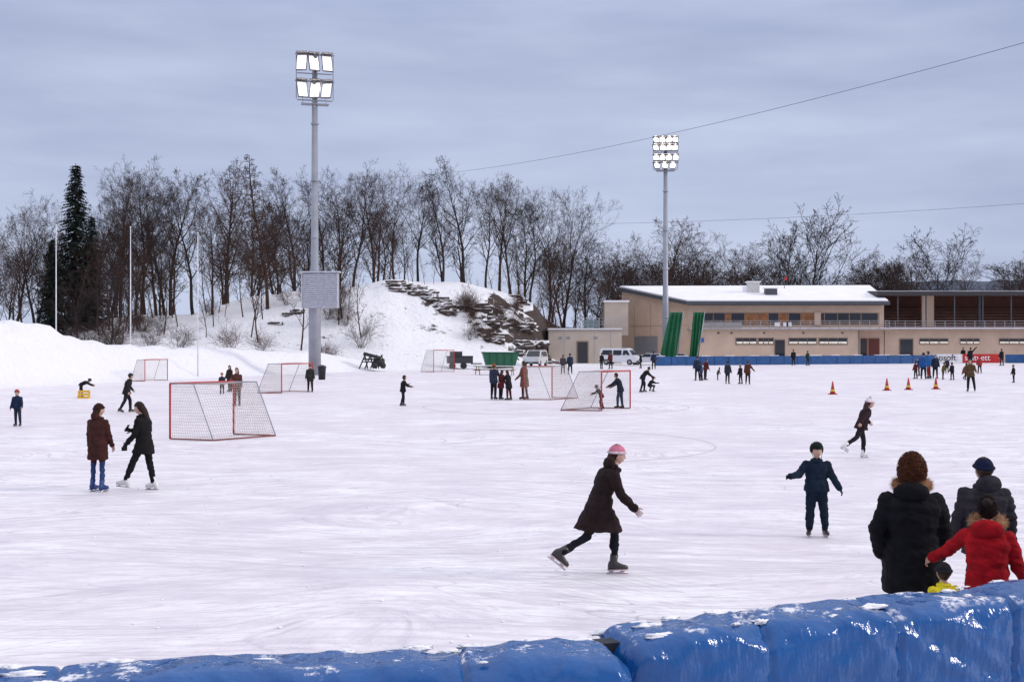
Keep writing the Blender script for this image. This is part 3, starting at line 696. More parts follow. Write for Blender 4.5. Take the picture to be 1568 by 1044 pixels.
B=MB(); prism(B,[(24.5,158.8),(52.5,158.8),(53.4,169.8),(16.3,172.3)],[8.51,8.51,11.11,11.11],[8.70,8.70,11.32,11.32],0); B.obj('roof_snow',[SNW],parent=bl)
B=MB(); B.box((36.6,158.9,2.2),(23.4,2.18,4.6),0); B.obj('ground_storey',[WALL],parent=bl)
B=MB(); B.box((38.6,158.7,4.62),(28,2.9,.20),0); B.obj('balcony_slab',[CONC],parent=bl)
B=MB(); B.box((38.6,158.2,4.80),(27.6,1.2,.14),0); B.obj('balcony_snow',[SNW],parent=bl)
B=MB()
def fX(px,D=160): return at(px,D)
zt,zb=zat(479,160),zat(497,160)
B.box(((fX(1075)+fX(1346))/2,159.94,(zt+zb)/2),(fX(1346)-fX(1075),.10,zt-zb),1)
edges=[1077,1092,1110,1119,1140,1158,1176,1192,1207,1226,1246,1252,1262,1282,1300,1318,1344]
for i in range(len(edges)-1):
    xa,xb=fX(edges[i])+.08,fX(edges[i+1])-.08
    if edges[i] in(1246,): continue
    mi=2 if edges[i] in(1110,1192,1226,1158,1140) else 0
    B.box(((xa+xb)/2,159.87,(zt+zb)/2+.03),(xb-xa,.06,zt-zb-.22),mi)
    B.box(((xa+xb)/2,159.82,zb+.42),(xb-xa,.05,.06),1)
B.box((fX(1262)-1.0,159.8,(zt+zb)/2),(.9,.3,zt-zb+.1),3)
B.obj('upper_windows',[GLASS,FRAME,WARM,WALL],parent=bl)
B=MB()
for a,c in((1127,1158),(1161,1184),(1208,1250),(1254,1297)):
    xa,xb=fX(a,157.8),fX(c,157.8); za,zb2=zat(518,157.8),zat(527,157.8)
    B.box(((xa+xb)/2,157.80,(za+zb2)/2),(xb-xa+.2,.06,za-zb2+.2),1)
    n=3
    for i in range(n):
        w=(xb-xa)/n; B.box((xa+w*(i+.5),157.75,(za+zb2)/2),(w-.08,.05,za-zb2-.02),0)
        B.box((xa+w*(i+.5),157.71,zb2+.22),(w-.12,.03,.30),2)
B.box((fX(1194,157.8),157.79,1.65),(1.5,.08,3.2),1); B.box((fX(1194,157.8),157.73,1.6),(1.3,.06,3.0),0)
B.box((fX(1320),159.92,1.7),(1.4,.14,3.3),3); B.box((fX(1338),159.92,1.7),(1.5,.14,3.3),3); B.box((fX(1320),159.83,1.7),(1.1,.06,2.9),0); B.box((fX(1338),159.83,1.7),(1.2,.06,2.9),4)
B.box((fX(1075,157.8),157.74,3.1),(.5,.04,.6),5)
for px in (1100,1120,1170,1230,1290): B.box((fX(px,157.8),157.74,4.1),(.25,.12,.2),6)
B.tube([(25.2,157.7,0),(25.2,157.7,4.5)],.06,8,6); B.tube([(48.1,157.7,0),(48.1,157.7,4.5)],.06,8,6)
B.obj('ground_windows_and_doors',[GLASS,FRAME,LITW,RBR,M('dark_red',(.12,.02,.015),.5),M('blue_sign',(.03,.1,.4),.5),DARK],parent=bl)
B=MB()
y_=157.4; xa,xb=24.8,52.2
for zz in(5.15,5.5,5.8): B.box(((xa+xb)/2,y_,zz),(xb-xa,.05,.05),0)
i=xa
while i<xb+.1: B.box((i,y_,5.25),(.06,.06,1.15),0); i+=1.37
for c in (1190,1208,1203): B.box((fX(c,157.4),y_-.05,5.3),(.7,.04,.55),1)
B.box((28.5,y_-.04,5.28),(6.6,.02,.65),2)
B.obj('balcony_railing',[RAIL,M('flower_box_white',(.7,.7,.7),.6),M('rail_panel',(.28,.27,.27),.6)],parent=bl)
u=V((D_[0]-A_[0],D_[1]-A_[1],0)); Lw=u.length; u/=Lw; nn=V((-u.y,u.x,0))
if nn.y>0: nn=-nn
rm=Matrix.Rotation(math.atan2(u.y,u.x),3,'Z')
B=MB(); c=V((*A_,0))+u*(Lw*.62)+nn*.05
B.box(c+V((0,0,2.0)),(5.0,.12,3.4),0,rm)
for i in range(12): B.box(c+nn*.08+V((0,0,.5+i*.28)),(4.8,.05,.10),0,rm)
B.obj('roller_shutter',[SHUT],parent=bl)
B=MB(); c=V((*A_,0))+nn*.03
for q in(.28,.55,.8): B.box(c+u*(Lw*q)+V((0,0,4.2)),(.04,.03,8.2),0,rm)
B.box(c+u*(Lw*.5)+V((0,0,5.2)),(Lw*.98,.03,.04),0,rm)
B.obj('wall_panel_joints',[M('joint_dark_beige',(.33,.25,.19),.8)],parent=bl)  # panel joint strips in a darker beige than the wall
B=MB(); B.box((fX(1153,165),165,10.7),(1.6,1.4,1.6),0); B.box((fX(1153,165),165,11.55),(2.0,1.7,.14),1); B.box((fX(1143,165),165.2,10.4),(.9,.9,1.0),1)
B.box((fX(1180,163),163,10.0),(1.6,1.3,.9),2); B.box((fX(1180,163),163,10.55),(1.9,1.6,.16),1)
B.tube([(fX(1201,168),168,10.4),(fX(1201,168),168,12.6)],.05,6,2); B.box((fX(1201,168)+.2,168,12.2),(.5,.05,.5),3)
B.obj('roof_vents',[M('vent_white',(.6,.58,.55),.6),SNW,DARK,M('red_flag',(.5,.02,.02))],parent=bl)
an=empty('annex_building')
B=MB(); xa,xb=at(840,150),at(952,150); B.box(((xa+xb)/2,156,2.0),(xb-xa,12,4.7),0); B.obj('walls',[WALL2],parent=an)
B=MB(); B.box(((xa+xb)/2,156,4.44),(xb-xa+.3,12.3,.16),1); B.box(((xa+xb)/2,156,4.6),(xb-xa+.1,12.1,.15),0); B.obj('roof_edge',[SNW,CONC],parent=an)
B=MB(); B.box((at(892,150),149.96,1.5),(1.6,.1,3.0),0); B.box((at(892,150),149.88,1.45),(1.3,.06,2.8),1)
for px in(858,870,912): B.box((at(px,150),149.97,3.4),(.5,.06,.35),2)
for px in(864,910,935): B.box((at(px,150),149.99,2.1),(.04,.03,4.4),2)
B.obj('door',[FRAME,M('door_dark',(.03,.03,.035),.5),SHUT],parent=an)
B=MB(); B.box((15.0,166.5,6.2),(3.4,6,4.8),0); B.box((15.0,166.5,8.7),(3.7,6.4,.25),1); B.obj('stair_tower',[WALL2,SNW],parent=an)
B=MB()
for zz in(5.2,5.6,6.0): B.box((11.9,151,zz),(5.2,.05,.05),0)
for i in range(8): B.box((9.35+i*.73,151,5.3),(.06,.06,1.4),0)
B.box((10.6,151.1,5.3),(2.2,.03,1.0),1)
B.obj('terrace_railing',[RAIL,M('rail_glass',(.18,.25,.26),.1)],parent=an)
gs=empty('grandstand'); x0,x1=52.45,98
B=MB(); B.box(((x0+x1)/2,161.4,2.2),(x1-x0,2.6,4.7),0); B.obj('front_wall',[WALL],parent=gs)
B=MB(); B.box(((x0+x1)/2,161.0,4.65),(x1-x0,3.4,.18),1); B.box(((x0+x1)/2,160.2,4.82),(x1-x0,1.4,.14),0); B.obj('walkway',[SNW,CONC],parent=gs)
B=MB()
for i in range(7): 
    B.box(((x0+x1)/2,163.2+i*.9,4.6+i*.45),(x1-x0,.88,.5),0); B.box(((x0+x1)/2,162.95+i*.9,4.98+i*.45),(x1-x0-.6,.35,.10),1)
B.obj('seating_rows',[BRN,M('bench_red_brown',(.30,.12,.09),.7,var=.3,scale=1)],parent=gs)
B=MB(); B.box(((x0+x1)/2,170.2,5.6),(x1-x0,.4,9.4),0)
for i in range(9): B.box(((x0+x1)/2,169.9,7.9+i*.28),(x1-x0-.4,.08,.10),1)
B.obj('rear_wall',[BRN,RBR],parent=gs)
B=MB(); prism(B,[(x0-1.0,160.2),(x1,160.2),(x1,171.5),(x0-1.0,171.5)],[9.35,9.35,10.1,10.1],[9.95,9.95,10.5,10.5],0); B.obj('roof',[M('roof_brown_black',(.035,.028,.03),.6)],parent=gs)
B=MB(); prism(B,[(x0-.8,160.6),(x1,160.6),(x1,171.3),(x0-.8,171.3)],[9.97,9.97,10.51,10.51],[10.02,10.02,10.56,10.56],0); B.obj('roof_snow',[M('thin_roof_snow',(.3,.3,.33),.9,var=.6,scale=.4)],parent=gs)
B=MB()
for px in (1421,1500,1575,1650): B.box((at(px,163),163.2,7.0),(1.7 if px==1421 else .3,.4,5.0),0 if px==1421 else 1)
for i in range(12): B.box((x0+2+i*4,160.6,7.3),(.14,.14,4.9),1)
B.obj('columns',[WALL,DARK],parent=gs)
B=MB()
for zz in(5.1,5.45,5.8): B.box(((x0+x1)/2,159.9,zz),(x1-x0,.05,.05),0)
i=x0
while i<x1: B.box((i,159.9,5.25),(.06,.06,1.15),0); i+=1.4
B.obj('walkway_railing',[RAIL],parent=gs)
B=MB(); B.box((at(1388,160),160.07,1.7),(2.0,.1,3.3),1); B.box((at(1388,160),159.98,1.7),(1.7,.08,3.0),0)
for a,c in((1408,1452),(1470,1500),(1530,1575),(1600,1650)):
    xa,xb=at(a,160),at(c,160); B.box(((xa+xb)/2,160.06,2.95),(xb-xa,.1,.85),1)
    for i in range(3): w=(xb-xa)/3; B.box((xa+w*(i+.5),159.99,2.95),(w-.1,.06,.65),0); B.box((xa+w*(i+.5),159.95,2.78),(w-.14,.03,.28),2)
B.obj('doors_and_windows',[GLASS,FRAME,LITW],parent=gs)
GN=M('green_netting',(.01,.13,.05),.7,var=.35,scale=6)
for (xt0,xt1,xb0,xb1) in((1026,1045,1008,1034),(1062,1078,1055,1066)):
    B=MB(); D=141; z1=zat(478,D); rings=[]; n=14
    for j in range(n+1):
        t=j/n; xa=at(xb0+(xt0-xb0)*t,D); xb=at(xb1+(xt1-xb1)*t,D); zz=0.1+(z1-.1)*t
        rr_=[]
        for k in range(17): f=k/16; rr_.append(V((xa+(xb-xa)*f,D+.25*math.sin(f*20+t*3),zz)))
        rings.append(rr_+[p+V((0,.04,0)) for p in rr_[::-1]])
    B.loft(rings,0); B.tube([(at(xb1,D)+.1,D+.1,0),(at(xt1,D)+.1,D+.1,z1+.1)],.08,6,1)
    B.obj('green_safety_net',[GN,GREY],True)

# ------------------------------------------------------------------ vehicles and gear
TY=M('tyre',(.02,.02,.02),.8); LG=M('headlight',(.6,.6,.6),.1); RL=M('tail_light',(.4,.02,.02),.2)
def vehicle(name,x,y,rot,prof,w,wheels,col,glz,side,z=0.02):
    B=MB(); Lf=[];Rt=[]
    for l,zz in prof:
        hw=w/2-(max(0,zz-1.05)*.16); Lf.append(V((-hw,l,zz))); Rt.append(V((hw,l,zz)))
    B.loft([Lf,Rt],0)
    for (l0,l1,z0,z1,s0,s1) in side:
        for sg in(-1,1):
            o=lambda l,zz:V((sg*(w/2-(zz-1.05)*.16+.012),l,zz)); B.poly([o(l0,z0),o(l1,z0),o(l1-s1,z1),o(l0+s0,z1)],1)
    for (l0,z0,l1,z1,off) in glz:
        a=w/2-.16; b_=w/2-.28; B.poly([(-a,l0+off,z0),(a,l0+off,z0),(b_,l1+off,z1),(-b_,l1+off,z1)],1)
    for l in wheels:
        for sg in(-1,1):
            cx=sg*(w/2-.09)
            B.tube([(cx-.11,l,.34),(cx+.11,l,.34)],.34,20,2); B.tube([(cx+sg*.09,l,.34),(cx+sg*.125,l,.34)],.19,14,5)
    lf=max(l for l,q in prof); lb=min(l for l,q in prof)
    for sg in(-1,1): B.box((sg*(w/2-.25),lf-.02,.75),(.32,.08,.18),3); B.box((sg*(w/2-.12),lb+.0,1.0),(.12,.06,.4),4); B.box((sg*(w/2+.06),lf-1.35,1.22),(.16,.1,.18),0)
    B.box((0,lf+.01,.42),(w*.96,.08,.2),2); B.box((0,lb-.01,.42),(w*.96,.08,.2),2); B.box((0,lf+.05,.46),(.5,.02,.12),5)
    B.obj(name,[M('car_paint_'+name,col,.3,coat=.6,var=.03),GLASS,TY,LG,RL,GREY],False,(x,y,z),rot)
vp=[(-2.35,.35),(-2.4,1.0),(-2.3,1.9),(-2.1,2.02),(1.0,2.02),(1.35,1.85),(1.85,1.2),(2.4,1.0),(2.48,.6),(2.4,.3)]
vehicle('parked_van',at(950,139),139,rad(-118),vp,1.85,(-1.5,1.55),(.72,.72,.74),[(1.87,1.22,1.38,1.82,.03),(-2.40,1.15,-2.30,1.8,-.02)],[(.65,1.62,1.2,1.78,.05,.38),(-.6,.5,1.2,1.78,0,0),(-2.1,-.75,1.2,1.78,.1,0)],.1)
cp=[(-2.1,.35),(-2.15,.85),(-1.95,1.0),(-1.5,1.42),(.2,1.46),(1.0,.98),(1.95,.85),(2.1,.6),(2.05,.3)]
cg=[(1.02,1.0,.24,1.42,.02),(-1.97,1.02,-1.53,1.40,-.02)]; cs_=[(-.4,.9,1.0,1.38,.0,.6),(-1.7,-.5,1.0,1.36,.35,0)]
vehicle('parked_car',at(1040,143),142.5,rad(-95),cp,1.75,(-1.3,1.3),(.7,.7,.73),cg,cs_)
cp2=[(-2.2,.4),(-2.25,1.0),(-2.1,1.75),(-1.9,1.85),(.5,1.86),(1.25,1.15),(2.2,1.0),(2.3,.6),(2.2,.35)]
vehicle('parked_suv',at(820,131),131,rad(165),cp2,1.9,(-1.4,1.4),(.6,.6,.62),[(1.27,1.18,.55,1.80,.02),(-2.24,1.15,-2.1,1.7,-.02)],[(-.3,1.1,1.15,1.72,.0,.5),(-1.9,-.4,1.15,1.72,.1,0)],hz(at(820,131),131)+.02)
vehicle('parked_car',at(992,142),142,rad(80),cp,1.75,(-1.3,1.3),(.66,.66,.70),cg,cs_)
B=MB(); pr=[(-2.0,1.7),(2.0,1.7),(1.6,.25),(-1.6,.25)]
B.loft([[V((a,-.95,z)) for a,z in pr],[V((a,.95,z)) for a,z in pr]],0)
B.box((0,-.97,1.66),(4.1,.08,.14),1); B.box((0,.97,1.66),(4.1,.08,.14),1)
for k in(-1.2,-.4,.4,1.2): B.box((k,-.99,.95),(.1,.08,1.35),1)
B.box((0,0,.14),(2.8,1.4,.24),1); B.ball((0,0,1.66),AX,(1.7,.85,.22),16,8,2)
xk=at(766,125); B.obj('green_skip',[M('skip_green',(.015,.12,.055),.5),M('skip_green_dark',(.01,.07,.035),.5),SNW],False,(xk,125,hz(xk,125)+.05),rad(5))
B=MB(); B.box((0,0,.95),(2.6,1.5,.7),0); B.box((0,0,1.34),(2.7,1.6,.08),1); B.tube([(-.9,-.8,.35),(-.9,-.6,.35)],.35,16,1); B.tube([(.3,-.8,.35),(.3,-.6,.35)],.35,16,1); B.box((1.8,0,.55),(1.2,.12,.12),1); B.box((-.4,0,1.6),(1.2,1.0,.5),0)
xk=at(704,121); B.obj('utility_trailer',[M('trailer_dark',(.03,.03,.035),.6),M('trailer_black',(.015,.015,.015),.7)],False,(xk,121,hz(xk,121)),.2)
TM=M('weathered_wood',(.20,.13,.08),.8,var=.3,scale=6)
for px,D in((742,101),(772,99)):
    B=MB()
    for k in range(5): B.box((0,-.32+k*.16,.76),(1.8,.14,.04),0)
    for sy in(-.75,.75):
        for k in(0,1): B.box((0,sy+k*.15-.07,.45),(1.8,.13,.04),0)
    for sx_ in(-.7,.7):
        B.box((sx_,0,.40),(.06,1.7,.08),0); 
        for sy in(-1,1): B.box((sx_+.05,sy*.45,.37),(.05,.09,.88),0,Matrix.Rotation(sy*.45,3,'X'))
    B.box((0,0,.80),(1.7,.7,.05),1)
    B.obj('picnic_table',[TM,SNW],False,(at(px,D),D,.01),rad(20 if px<750 else -8))
B=MB()
for k in range(4):
    o=V((k*.55,0,0)); 
    B.tube([o+V((0,-.4,0)),o+V((.5,0,1.3)),o+V((.5,.5,1.3))],.07,6,0); B.tube([o+V((.5,0,1.3)),o+V((.7,.5,0))],.07,6,0); B.tube([o+V((.25,-.2,.65)),o+V((.6,.25,.65))],.06,6,0)
B.tube([V((.3,0,.9)),V((2.4,0,.9))],.08,6,0); B.box((1.2,.1,1.25),(1.7,.7,.30),0,Matrix.Rotation(.25,3,'Y')); B.box((1.9,.2,.55),(1.0,.8,.7),0)
for q in(1.5,2.3): B.tube([(q,-.35,.3),(q,-.15,.3)],.3,14,0)
B.obj('ice_grooming_machine',[M('rack_black',(.02,.02,.022),.6)],True,(at(551,112),112,hz(at(551,112),112)))
B=MB(); B.tube([(0,0,0),(0,0,.95),(0,0,.96),(0,0,1.05),(0,0,1.15)],[.26,.32,.35,.33,.1],14,0); B.box((0,-.3,.8),(.3,.06,.1),0)
B.obj('litter_bin',[M('bin_black',(.02,.02,.022),.5)],True,(at(493,88),88,.0))

# ------------------------------------------------------------------ rocks
RK=bpy.data.materials.new('rock_with_snow'); RK.use_nodes=True; nt=RK.node_tree; b=nt.nodes['Principled BSDF']
geo=N(nt,'ShaderNodeNewGeometry'); pos=geo.outputs['Position']; sx=N(nt,'ShaderNodeSeparateXYZ'); nt.links.new(geo.outputs['Normal'],sx.inputs[0])
nn_=noiseN(nt,pos,1.3,5,.65)
f=mrange(nt,mth(nt,'ADD',sx.outputs['Z'],mth(nt,'MULTIPLY',nn_,.5)),.74,.86)
nt.links.new(mixc(nt,f,mixc(nt,noiseN(nt,pos,3,4,.7),(.025,.020,.019),(.12,.085,.07)),(.88,.86,.88)),b.inputs['Base Color']); b.inputs['Roughness'].default_value=.9
bp=N(nt,'ShaderNodeBump'); bp.inputs['Distance'].default_value=.3; nt.links.new(noiseN(nt,pos,2.5,6,.7),bp.inputs['Height']); nt.links.new(bp.outputs['Normal'],b.inputs['Normal'])
def rockgroup(cx,cy,w,n,sz,seed):
    r=random.Random(seed); B=MB()
    for k in range(n):
        x=cx+r.uniform(-w,w); y=cy+r.uniform(-1.5,1.5); s=sz*r.uniform(.5,1.3)
        def fn(d,q,k=k):
            g=1+.5*noise.noise(d*1.3+V((k*3,seed,0)))+.25*noise.noise(d*3.5+V((k,seed,0)))
            q=q*g; st=.35
            q.x=round(q.x/st)*st*.5+q.x*.5; q.z=round(q.z/st)*st*.5+q.z*.5
            return q
        B.ball((x,y,hz(x,y)-s*.10),AX,(s*1.7,s,s*.70),20,14,0,fn)
    B.obj('rock_outcrop',[RK],False)
def hillD(px,yy,d0=116,d1=176):
    ds=np.arange(d0,d1,.5); hh,_=height(at(px,1)*ds,ds)
    w=np.where(hh>=3+(522-yy)*ds/F)[0]
    return float(ds[w[0]]) if len(w) else d1-20
for i,(px,yy,w,n,sz) in enumerate(((622,448,2.4,7,.85),(672,464,2.0,6,.8),(748,488,1.2,4,.85),(800,466,1.2,4,.8),(775,524,2.2,7,.85),(820,520,1.4,6,.8),(440,490,2.0,3,.6))):
    D=hillD(px,yy); rockgroup(at(px,D),D,w,n,sz,i)

# ------------------------------------------------------------------ trees
BARK=M('bark_dark',(.038,.028,.027),.9,var=.35,scale=1.5,spec=.1); BARK2=M('bark_brown',(.062,.038,.031),.9,var=.35,scale=1.5,spec=.1); BARK3=M('bark_red_brown',(.085,.042,.032),.9,var=.3,scale=1.5,spec=.1)
def rot_about(d,ang,az):
    a=d.orthogonal().normalized(); b_=d.cross(a)
    return (d*math.cos(ang)+(a*math.cos(az)+b_*math.sin(az))*math.sin(ang)).normalized()
def tree_mesh(name,seed,H=20,spread=1,style='dec',mat=BARK,nch=(14,7,6,6),lowest=.30,rmin=.013,thick=.0145,wf=1):
    r=random.Random(seed); B=MB()
    wig=[.06,.13*wf,.17*wf,.22,.26]; sides=[8,5,4,3,3]; nseg=[10,6,4,3,2]
    ang=[(26,54),(26,48),(26,52),(26,58)] if style=='dec' else [(72,100),(40,70),(40,70),(40,60)]
    trop=[.02,.13,.10,.06,.04] if style=='dec' else [0,.02,-.10,-.10,-.05]
    def grow(p,d,L,rd,lv,az0):
        pts=[p];ds=[d];rs=[rd]
        n=nseg[lv]
        for i in range(n):
            d=(d+V((r.gauss(0,1),r.gauss(0,1),r.gauss(0,1)))*wig[lv]+V((0,0,trop[lv]))).normalized()
            p=p+d*(L/n); pts.append(p); ds.append(d); rs.append(max(rd*(1-.82*(i+1)/n),rmin))
        B.tube(pts,rs,sides[lv],0,False)
        if lv>=4: return
        nc=nch[lv] if lv==0 else max(2,int(nch[lv]*r.uniform(.75,1.25)))
        for k in range(nc):
            t0=lowest if lv==0 else .2
            t=t0+(1-t0)*((k+r.random())/nc); t=min(t,.999)
            fi=t*n; i=int(fi); q=pts[i].lerp(pts[i+1],fi-i)
            a=rad(r.uniform(*ang[lv])); 
            if lv==0 and style=='dec': a*=(1.2-.55*t)
            nd=rot_about(ds[i],a,az0+k*2.4+r.uniform(-.4,.4))
            if lv==0:
                if style=='dec': cl=H*.42*spread*(.55+.55*math.sin(math.pi*min(1,(t-lowest)/(1-lowest)*.8+.1)))*r.uniform(.75,1.15)
                else: cl=H*.22*spread*(1.12-t)*r.uniform(.5,1.2)
            else: cl=L*[0,.52,.50,.52][lv]*(1.15-.55*t)*r.uniform(.7,1.2)
            grow(q,nd,cl,max(rs[i]*[.5,.52,.54,.6][lv],rmin),lv+1,r.uniform(0,6))
    grow(V((0,0,-.5)),V((r.uniform(-.06,.06),r.uniform(-.06,.06),1)).normalized(),H*(.84 if style=='dec' else 1),H*thick,0,r.uniform(0,6))
    me=bpy.data.meshes.new(name); me.from_pydata(B.v,[],B.f); me.materials.append(mat); me.update()
    mz=float(np.percentile([v[2] for v in B.v],99.0))
    return me,mz
decs=[tree_mesh('bare_tree_mesh',s,20,sp,'dec',m,rmin=.0115) for s,sp,m in((1,1.0,BARK),(2,.85,BARK),(3,1.15,BARK2),(4,.9,BARK2),(5,1.05,BARK),(6,.75,BARK2))]
bgt=[tree_mesh('dense_tree_mesh',s,18,sp,'dec',m,rmin=.019,nch=(13,7,5,4),lowest=.18) for s,sp,m in((41,1.0,BARK2),(42,.8,BARK),(43,1.1,BARK2))]
wide=[tree_mesh('wide_tree_mesh',s,16,1.15,'dec',BARK,lowest=.16,rmin=.018,nch=(16,8,5,4),wf=.7) for s in(11,12)]
saps=[tree_mesh('sapling_mesh',s,10,.6,'dec',BARK2,nch=(9,5,4,3),lowest=.2,rmin=.010,thick=.009) for s in(21,22,23)]
larch=[tree_mesh('larch_mesh',31,22,1.15,'con',BARK2,nch=(60,8,5,3),lowest=.22,rmin=.014,thick=.012)]
def put(kind,px,ytop,D,name='bare_tree',k=None,sxy=1,r=random.Random(77)):
    me,mz=kind[r.randrange(len(kind)) if k is None else k]
    x=at(px,D); z=hz(x,D); h=zat(ytop,D)-z
    if h<1.5: return
    s=h/mz; o=bpy.data.objects.new(name,me); scene.collection.objects.link(o)
    o.location=(x,D,z-.1); o.rotation_euler=(0,0,r.uniform(0,6.28)); o.scale=(s*sxy,s*sxy,s)
main=[(28,300,138,2),(55,318,146,0),(150,292,150,1),(185,258,145,3),(222,238,148,0),(262,262,150,5),(296,274,145,1),(346,245,150,5),(385,290,155,3),(452,262,150,1),(497,256,155,4),(540,250,150,0),(572,268,152,5),(604,254,153,2),(640,268,155,1),(678,275,155,5),(712,240,154,1),(744,278,158,3),(783,264,157,0),(812,288,160,4),(862,294,170,4),(893,352,172,1),(425,300,146,0),(325,300,140,3),(170,275,155,4),(240,262,158,2),(520,270,158,3),(765,270,162,5),(840,300,168,2)]
for px,yt,D,k in main: put(decs,px,yt,D,k=k,sxy=1.0)
put(larch,410,236,138,'larch_tree',k=0); put(larch,350,258,152,'larch_tree',k=0,sxy=.7)
rr=random.Random(12)
def skyl(px): return float(np.interp(px,[-200,20,60,200,420,560,720,830,905,1000],[310,325,320,290,290,285,285,300,380,395]))
for i in range(58):
    px=rr.uniform(-170,905); put(bgt if i%2 else decs,px,skyl(px)+rr.uniform(8,70),rr.uniform(166,205),'woodland_tree',sxy=1.1)
for i in range(62):
    px=rr.uniform(-60,560); put(saps,px,rr.uniform(345,440),rr.uniform(124,150),'sapling',sxy=.9)
for i in range(9):
    px=rr.uniform(560,740); put(saps,px,rr.uniform(360,420),rr.uniform(143,155),'sapling',sxy=.9)
for i in range(22): px=rr.uniform(690,905); put(saps,px,rr.uniform(385,450),rr.uniform(152,174),'sapling')
for px,yt,D in((930,388,240),(962,362,232),(1015,338,225),(1035,358,230),(1072,374,240),(1130,364,242),(1168,380,238),(1332,388,250),(1395,384,238),(1480,388,240)):
    put(decs,px,yt,D,sxy=1.25)
put(wide,1245,315,216,k=0,sxy=1.15); put(wide,1442,350,228,k=1,sxy=1.3); put(wide,1212,345,222,k=1,sxy=.9)
for i in range(46):
    px=rr.uniform(880,1380 if i%3 else 1850); put(bgt,px,rr.uniform(390,418),rr.uniform(250,310),'distant_tree',sxy=1.6)
def shrub(seed,mat):
    r=random.Random(seed); B=MB()
    for k in range(20):
        a=r.uniform(0,6.28); p=V((math.cos(a)*.3*r.random(),math.sin(a)*.3*r.random(),-.1)); d=V((math.cos(a)*.5*r.random(),math.sin(a)*.5*r.random(),1)).normalized()
        def g(p,d,L,rd,lv):
            pts=[p];rs=[rd]
            for i in range(3):
                d=(d+V((r.gauss(0,.18),r.gauss(0,.18),r.gauss(0,.12)))).normalized(); p=p+d*L/3; pts.append(p); rs.append(max(.006,rd*(1-.28*(i+1))))
            B.tube(pts,rs,3,0,False)
            if lv<2:
                for j in range(5): g(pts[0].lerp(pts[-1],r.uniform(.3,1)),rot_about(d,rad(r.uniform(20,60)),r.uniform(0,6)),L*.5,rd*.55,lv+1)
        g(p,d,r.uniform(1.6,3.0),.018,0)
    me=bpy.data.meshes.new('shrub_mesh'); me.from_pydata(B.v,[],B.f); me.materials.append(mat); return me,3.2
shr=[shrub(1,BARK3),shrub(2,BARK2),shrub(3,BARK2)]
def bush(px,D,h,s=1):
    x=at(px,D); z=hz(x,D); put(shr,px,522-(z+h-3)*F/D,D,'bare_shrub',sxy=s)
for i in range(30): bush(rr.uniform(90,560),rr.uniform(116,142),rr.uniform(1.8,3.4),1.2)
for i in range(26):
    px=rr.uniform(700,905); bush(px,hillD(px,rr.uniform(470,530)),rr.uniform(1.6,3.0))
put(wide,168,395,106,'bare_bush',k=0,sxy=1.3); put(wide,118,430,108,'bare_bush',k=1,sxy=1.2)
def spruce(seed,H=21,Rb=4.0):
    r=random.Random(seed); B=MB(); B.tube([(0,0,-.5),(0,0,H)],[.28,.03],7,0,False)
    z=1.2
    while z<H-.2:
        f=1-z/H; nb=int(9+6*f)
        for k in range(nb):
            a=r.uniform(0,6.28); L=Rb*(f**.75)*r.uniform(.5,1.25)*(1+.35*noise.noise(V((math.cos(a),math.sin(a),z*.5))))+.2; d=V((math.cos(a),math.sin(a),0)); 
            tip=V((0,0,z))+d*L+V((0,0,-.32*L+.15)); st=V((0,0,z+.1)); B.tube([st,st.lerp(tip,.6)+V((0,0,-.08*L)),tip],[.04,.025,.01],3,0,False)
            m=int(5+L*9)
            for j in range(m):
                t=r.uniform(.12,1.05); c=st.lerp(tip,t)+V((r.gauss(0,.10),r.gauss(0,.10),r.gauss(0,.05)-.06))
                w=d.cross(V((0,0,1)))*r.choice([-1,1]); l=r.uniform(.25,.55)*(1.1-.4*t)
                e=c+(d*.5+w*r.uniform(.2,1)+V((0,0,-r.uniform(.2,.8)))).normalized()*l; s=d.cross(e-c).normalized()*.06 if r.random()<.5 else V((0,0,.07))
                B.poly([c-s,c+s,e+s*.3,e-s*.3],1)
        z+=.34
    return B
sb=spruce(4); mats=[BARK,M('spruce_needles',(.010,.015,.012),.85,var=.5,scale=1.2,spec=.1)]
for px,yt,D in((116,250,138),(80,365,134),(140,330,142)):
    x=at(px,D); z=hz(x,D); h=zat(yt,D)-z; sb.obj('spruce_tree',mats,False,(x,D,z),rotz=px,scale=h/21)
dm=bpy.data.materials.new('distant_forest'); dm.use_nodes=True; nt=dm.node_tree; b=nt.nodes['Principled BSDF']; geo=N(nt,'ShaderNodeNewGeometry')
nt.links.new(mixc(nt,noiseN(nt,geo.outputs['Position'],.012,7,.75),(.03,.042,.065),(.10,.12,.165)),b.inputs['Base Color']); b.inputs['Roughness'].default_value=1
B=MB(); nx=260; xs_=[-1500+i*14 for i in range(nx)]
rows=[]
for y_,f in((1100,0),(1250,.55),(1450,.9),(1600,1),(2000,.6)):
    row=[]
    for x in xs_:
        h=np.interp(x,[-1500,100,300,560,760,900,1300,2200],[20,22,50,84,98,102,108,80])*f
        h+=f*(10*noise.noise(V((x/160,y_/200,1)))+5*noise.noise(V((x/28,y_/60,2)))+3*noise.noise(V((x/9,y_/30,4))))
        row.append((x,y_,h-2))
    rows.append(row)
for rw in rows: B.v+=rw
for j in range(len(rows)-1):
    for i in range(nx-1): B.face((j*nx+i,j*nx+i+1,(j+1)*nx+i+1,(j+1)*nx+i))
B.obj('distant_wooded_hill',[dm],False)
B=MB(); 
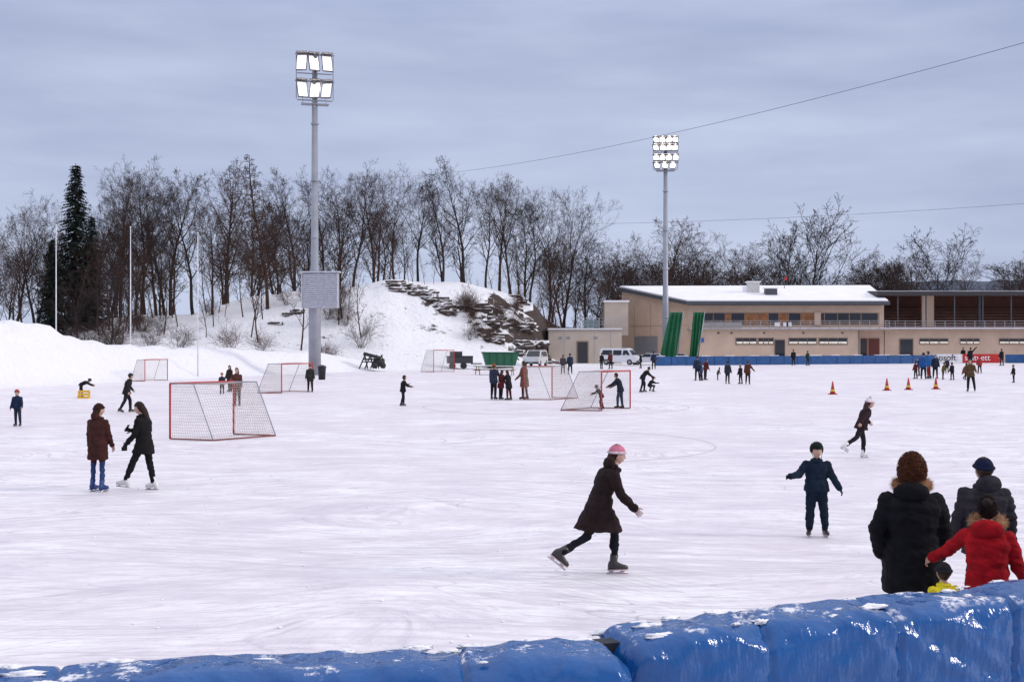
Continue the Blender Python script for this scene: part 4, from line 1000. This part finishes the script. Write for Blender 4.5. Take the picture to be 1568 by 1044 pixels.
for i in range(9):
    x=at(118+i*8.5,100); z=hz(x,100); B.tube([(x,100,z-.2),(x,100,z+1.5)],.05,6,0)
    if i<8:
        x2=at(118+(i+1)*8.5,100); z2=hz(x2,100)
        for q in(.3,.5,.7,.9,1.1,1.3,1.45): B.tube([(x,100,z+q),(x2,100,z2+q)],.012,3,0,False)
B.obj('chain_link_fence',[M('fence_dark',(.03,.04,.035),.7)],True)

# ------------------------------------------------------------------ world, sun, camera
w=bpy.data.worlds.new('World'); scene.world=w; w.use_nodes=True; nt=w.node_tree; nt.nodes.clear()
out=N(nt,'ShaderNodeOutputWorld'); sky=N(nt,'ShaderNodeTexSky'); sky.sky_type='NISHITA'; sky.sun_disc=False; sky.sun_elevation=rad(22); sky.sun_rotation=rad(90)
b1=N(nt,'ShaderNodeBackground'); b1.inputs[1].default_value=.06; nt.links.new(sky.outputs[0],b1.inputs[0])
tc=N(nt,'ShaderNodeTexCoord'); mp=N(nt,'ShaderNodeMapping'); mp.inputs['Scale'].default_value=(1,1,5.0); mp.inputs['Rotation'].default_value=(0,rad(4),0); mp.inputs['Location'].default_value=(.35,0,.2); nt.links.new(tc.outputs['Generated'],mp.inputs[0])
c1=noiseN(nt,mp.outputs[0],1.5,4,.5); c2=noiseN(nt,mp.outputs[0],5,4,.55)
cf=mth(nt,'ADD',mth(nt,'MULTIPLY',c1,.75),mth(nt,'MULTIPLY',c2,.25))
col=mixc(nt,mrange(nt,cf,.37,.61),(.37,.43,.64),(.60,.67,.88))
sz=N(nt,'ShaderNodeSeparateXYZ'); nt.links.new(tc.outputs['Generated'],sz.inputs[0])
# real overcast skies are brightest overhead and more neutral there
gain=mrange(nt,sz.outputs['Z'],.25,1.0,1.0,2.25)
col=mixc(nt,mrange(nt,sz.outputs['Z'],.28,.8),col,(.62,.63,.70))
b2=N(nt,'ShaderNodeBackground'); nt.links.new(col,b2.inputs[0]); nt.links.new(gain,b2.inputs[1])
mx=N(nt,'ShaderNodeMixShader'); mx.inputs[0].default_value=.9; nt.links.new(b1.outputs[0],mx.inputs[1]); nt.links.new(b2.outputs[0],mx.inputs[2]); nt.links.new(mx.outputs[0],out.inputs[0])
sl=bpy.data.lights.new('sun','SUN'); sl.energy=1.5; sl.angle=rad(10); sl.color=(1,.91,.84); so=bpy.data.objects.new('sun',sl); scene.collection.objects.link(so); so.rotation_euler=(0,rad(68),rad(-6)); so.location=(30,0,40)
cam=bpy.data.cameras.new('camera'); co_=bpy.data.objects.new('camera',cam); scene.collection.objects.link(co_); scene.camera=co_
co_.location=(0,0,3); co_.rotation_euler=(rad(90),0,0); cam.sensor_width=36; cam.lens=40; cam.clip_end=8000
scene.view_settings.view_transform='Standard'; scene.view_settings.look='None'; scene.view_settings.exposure=0
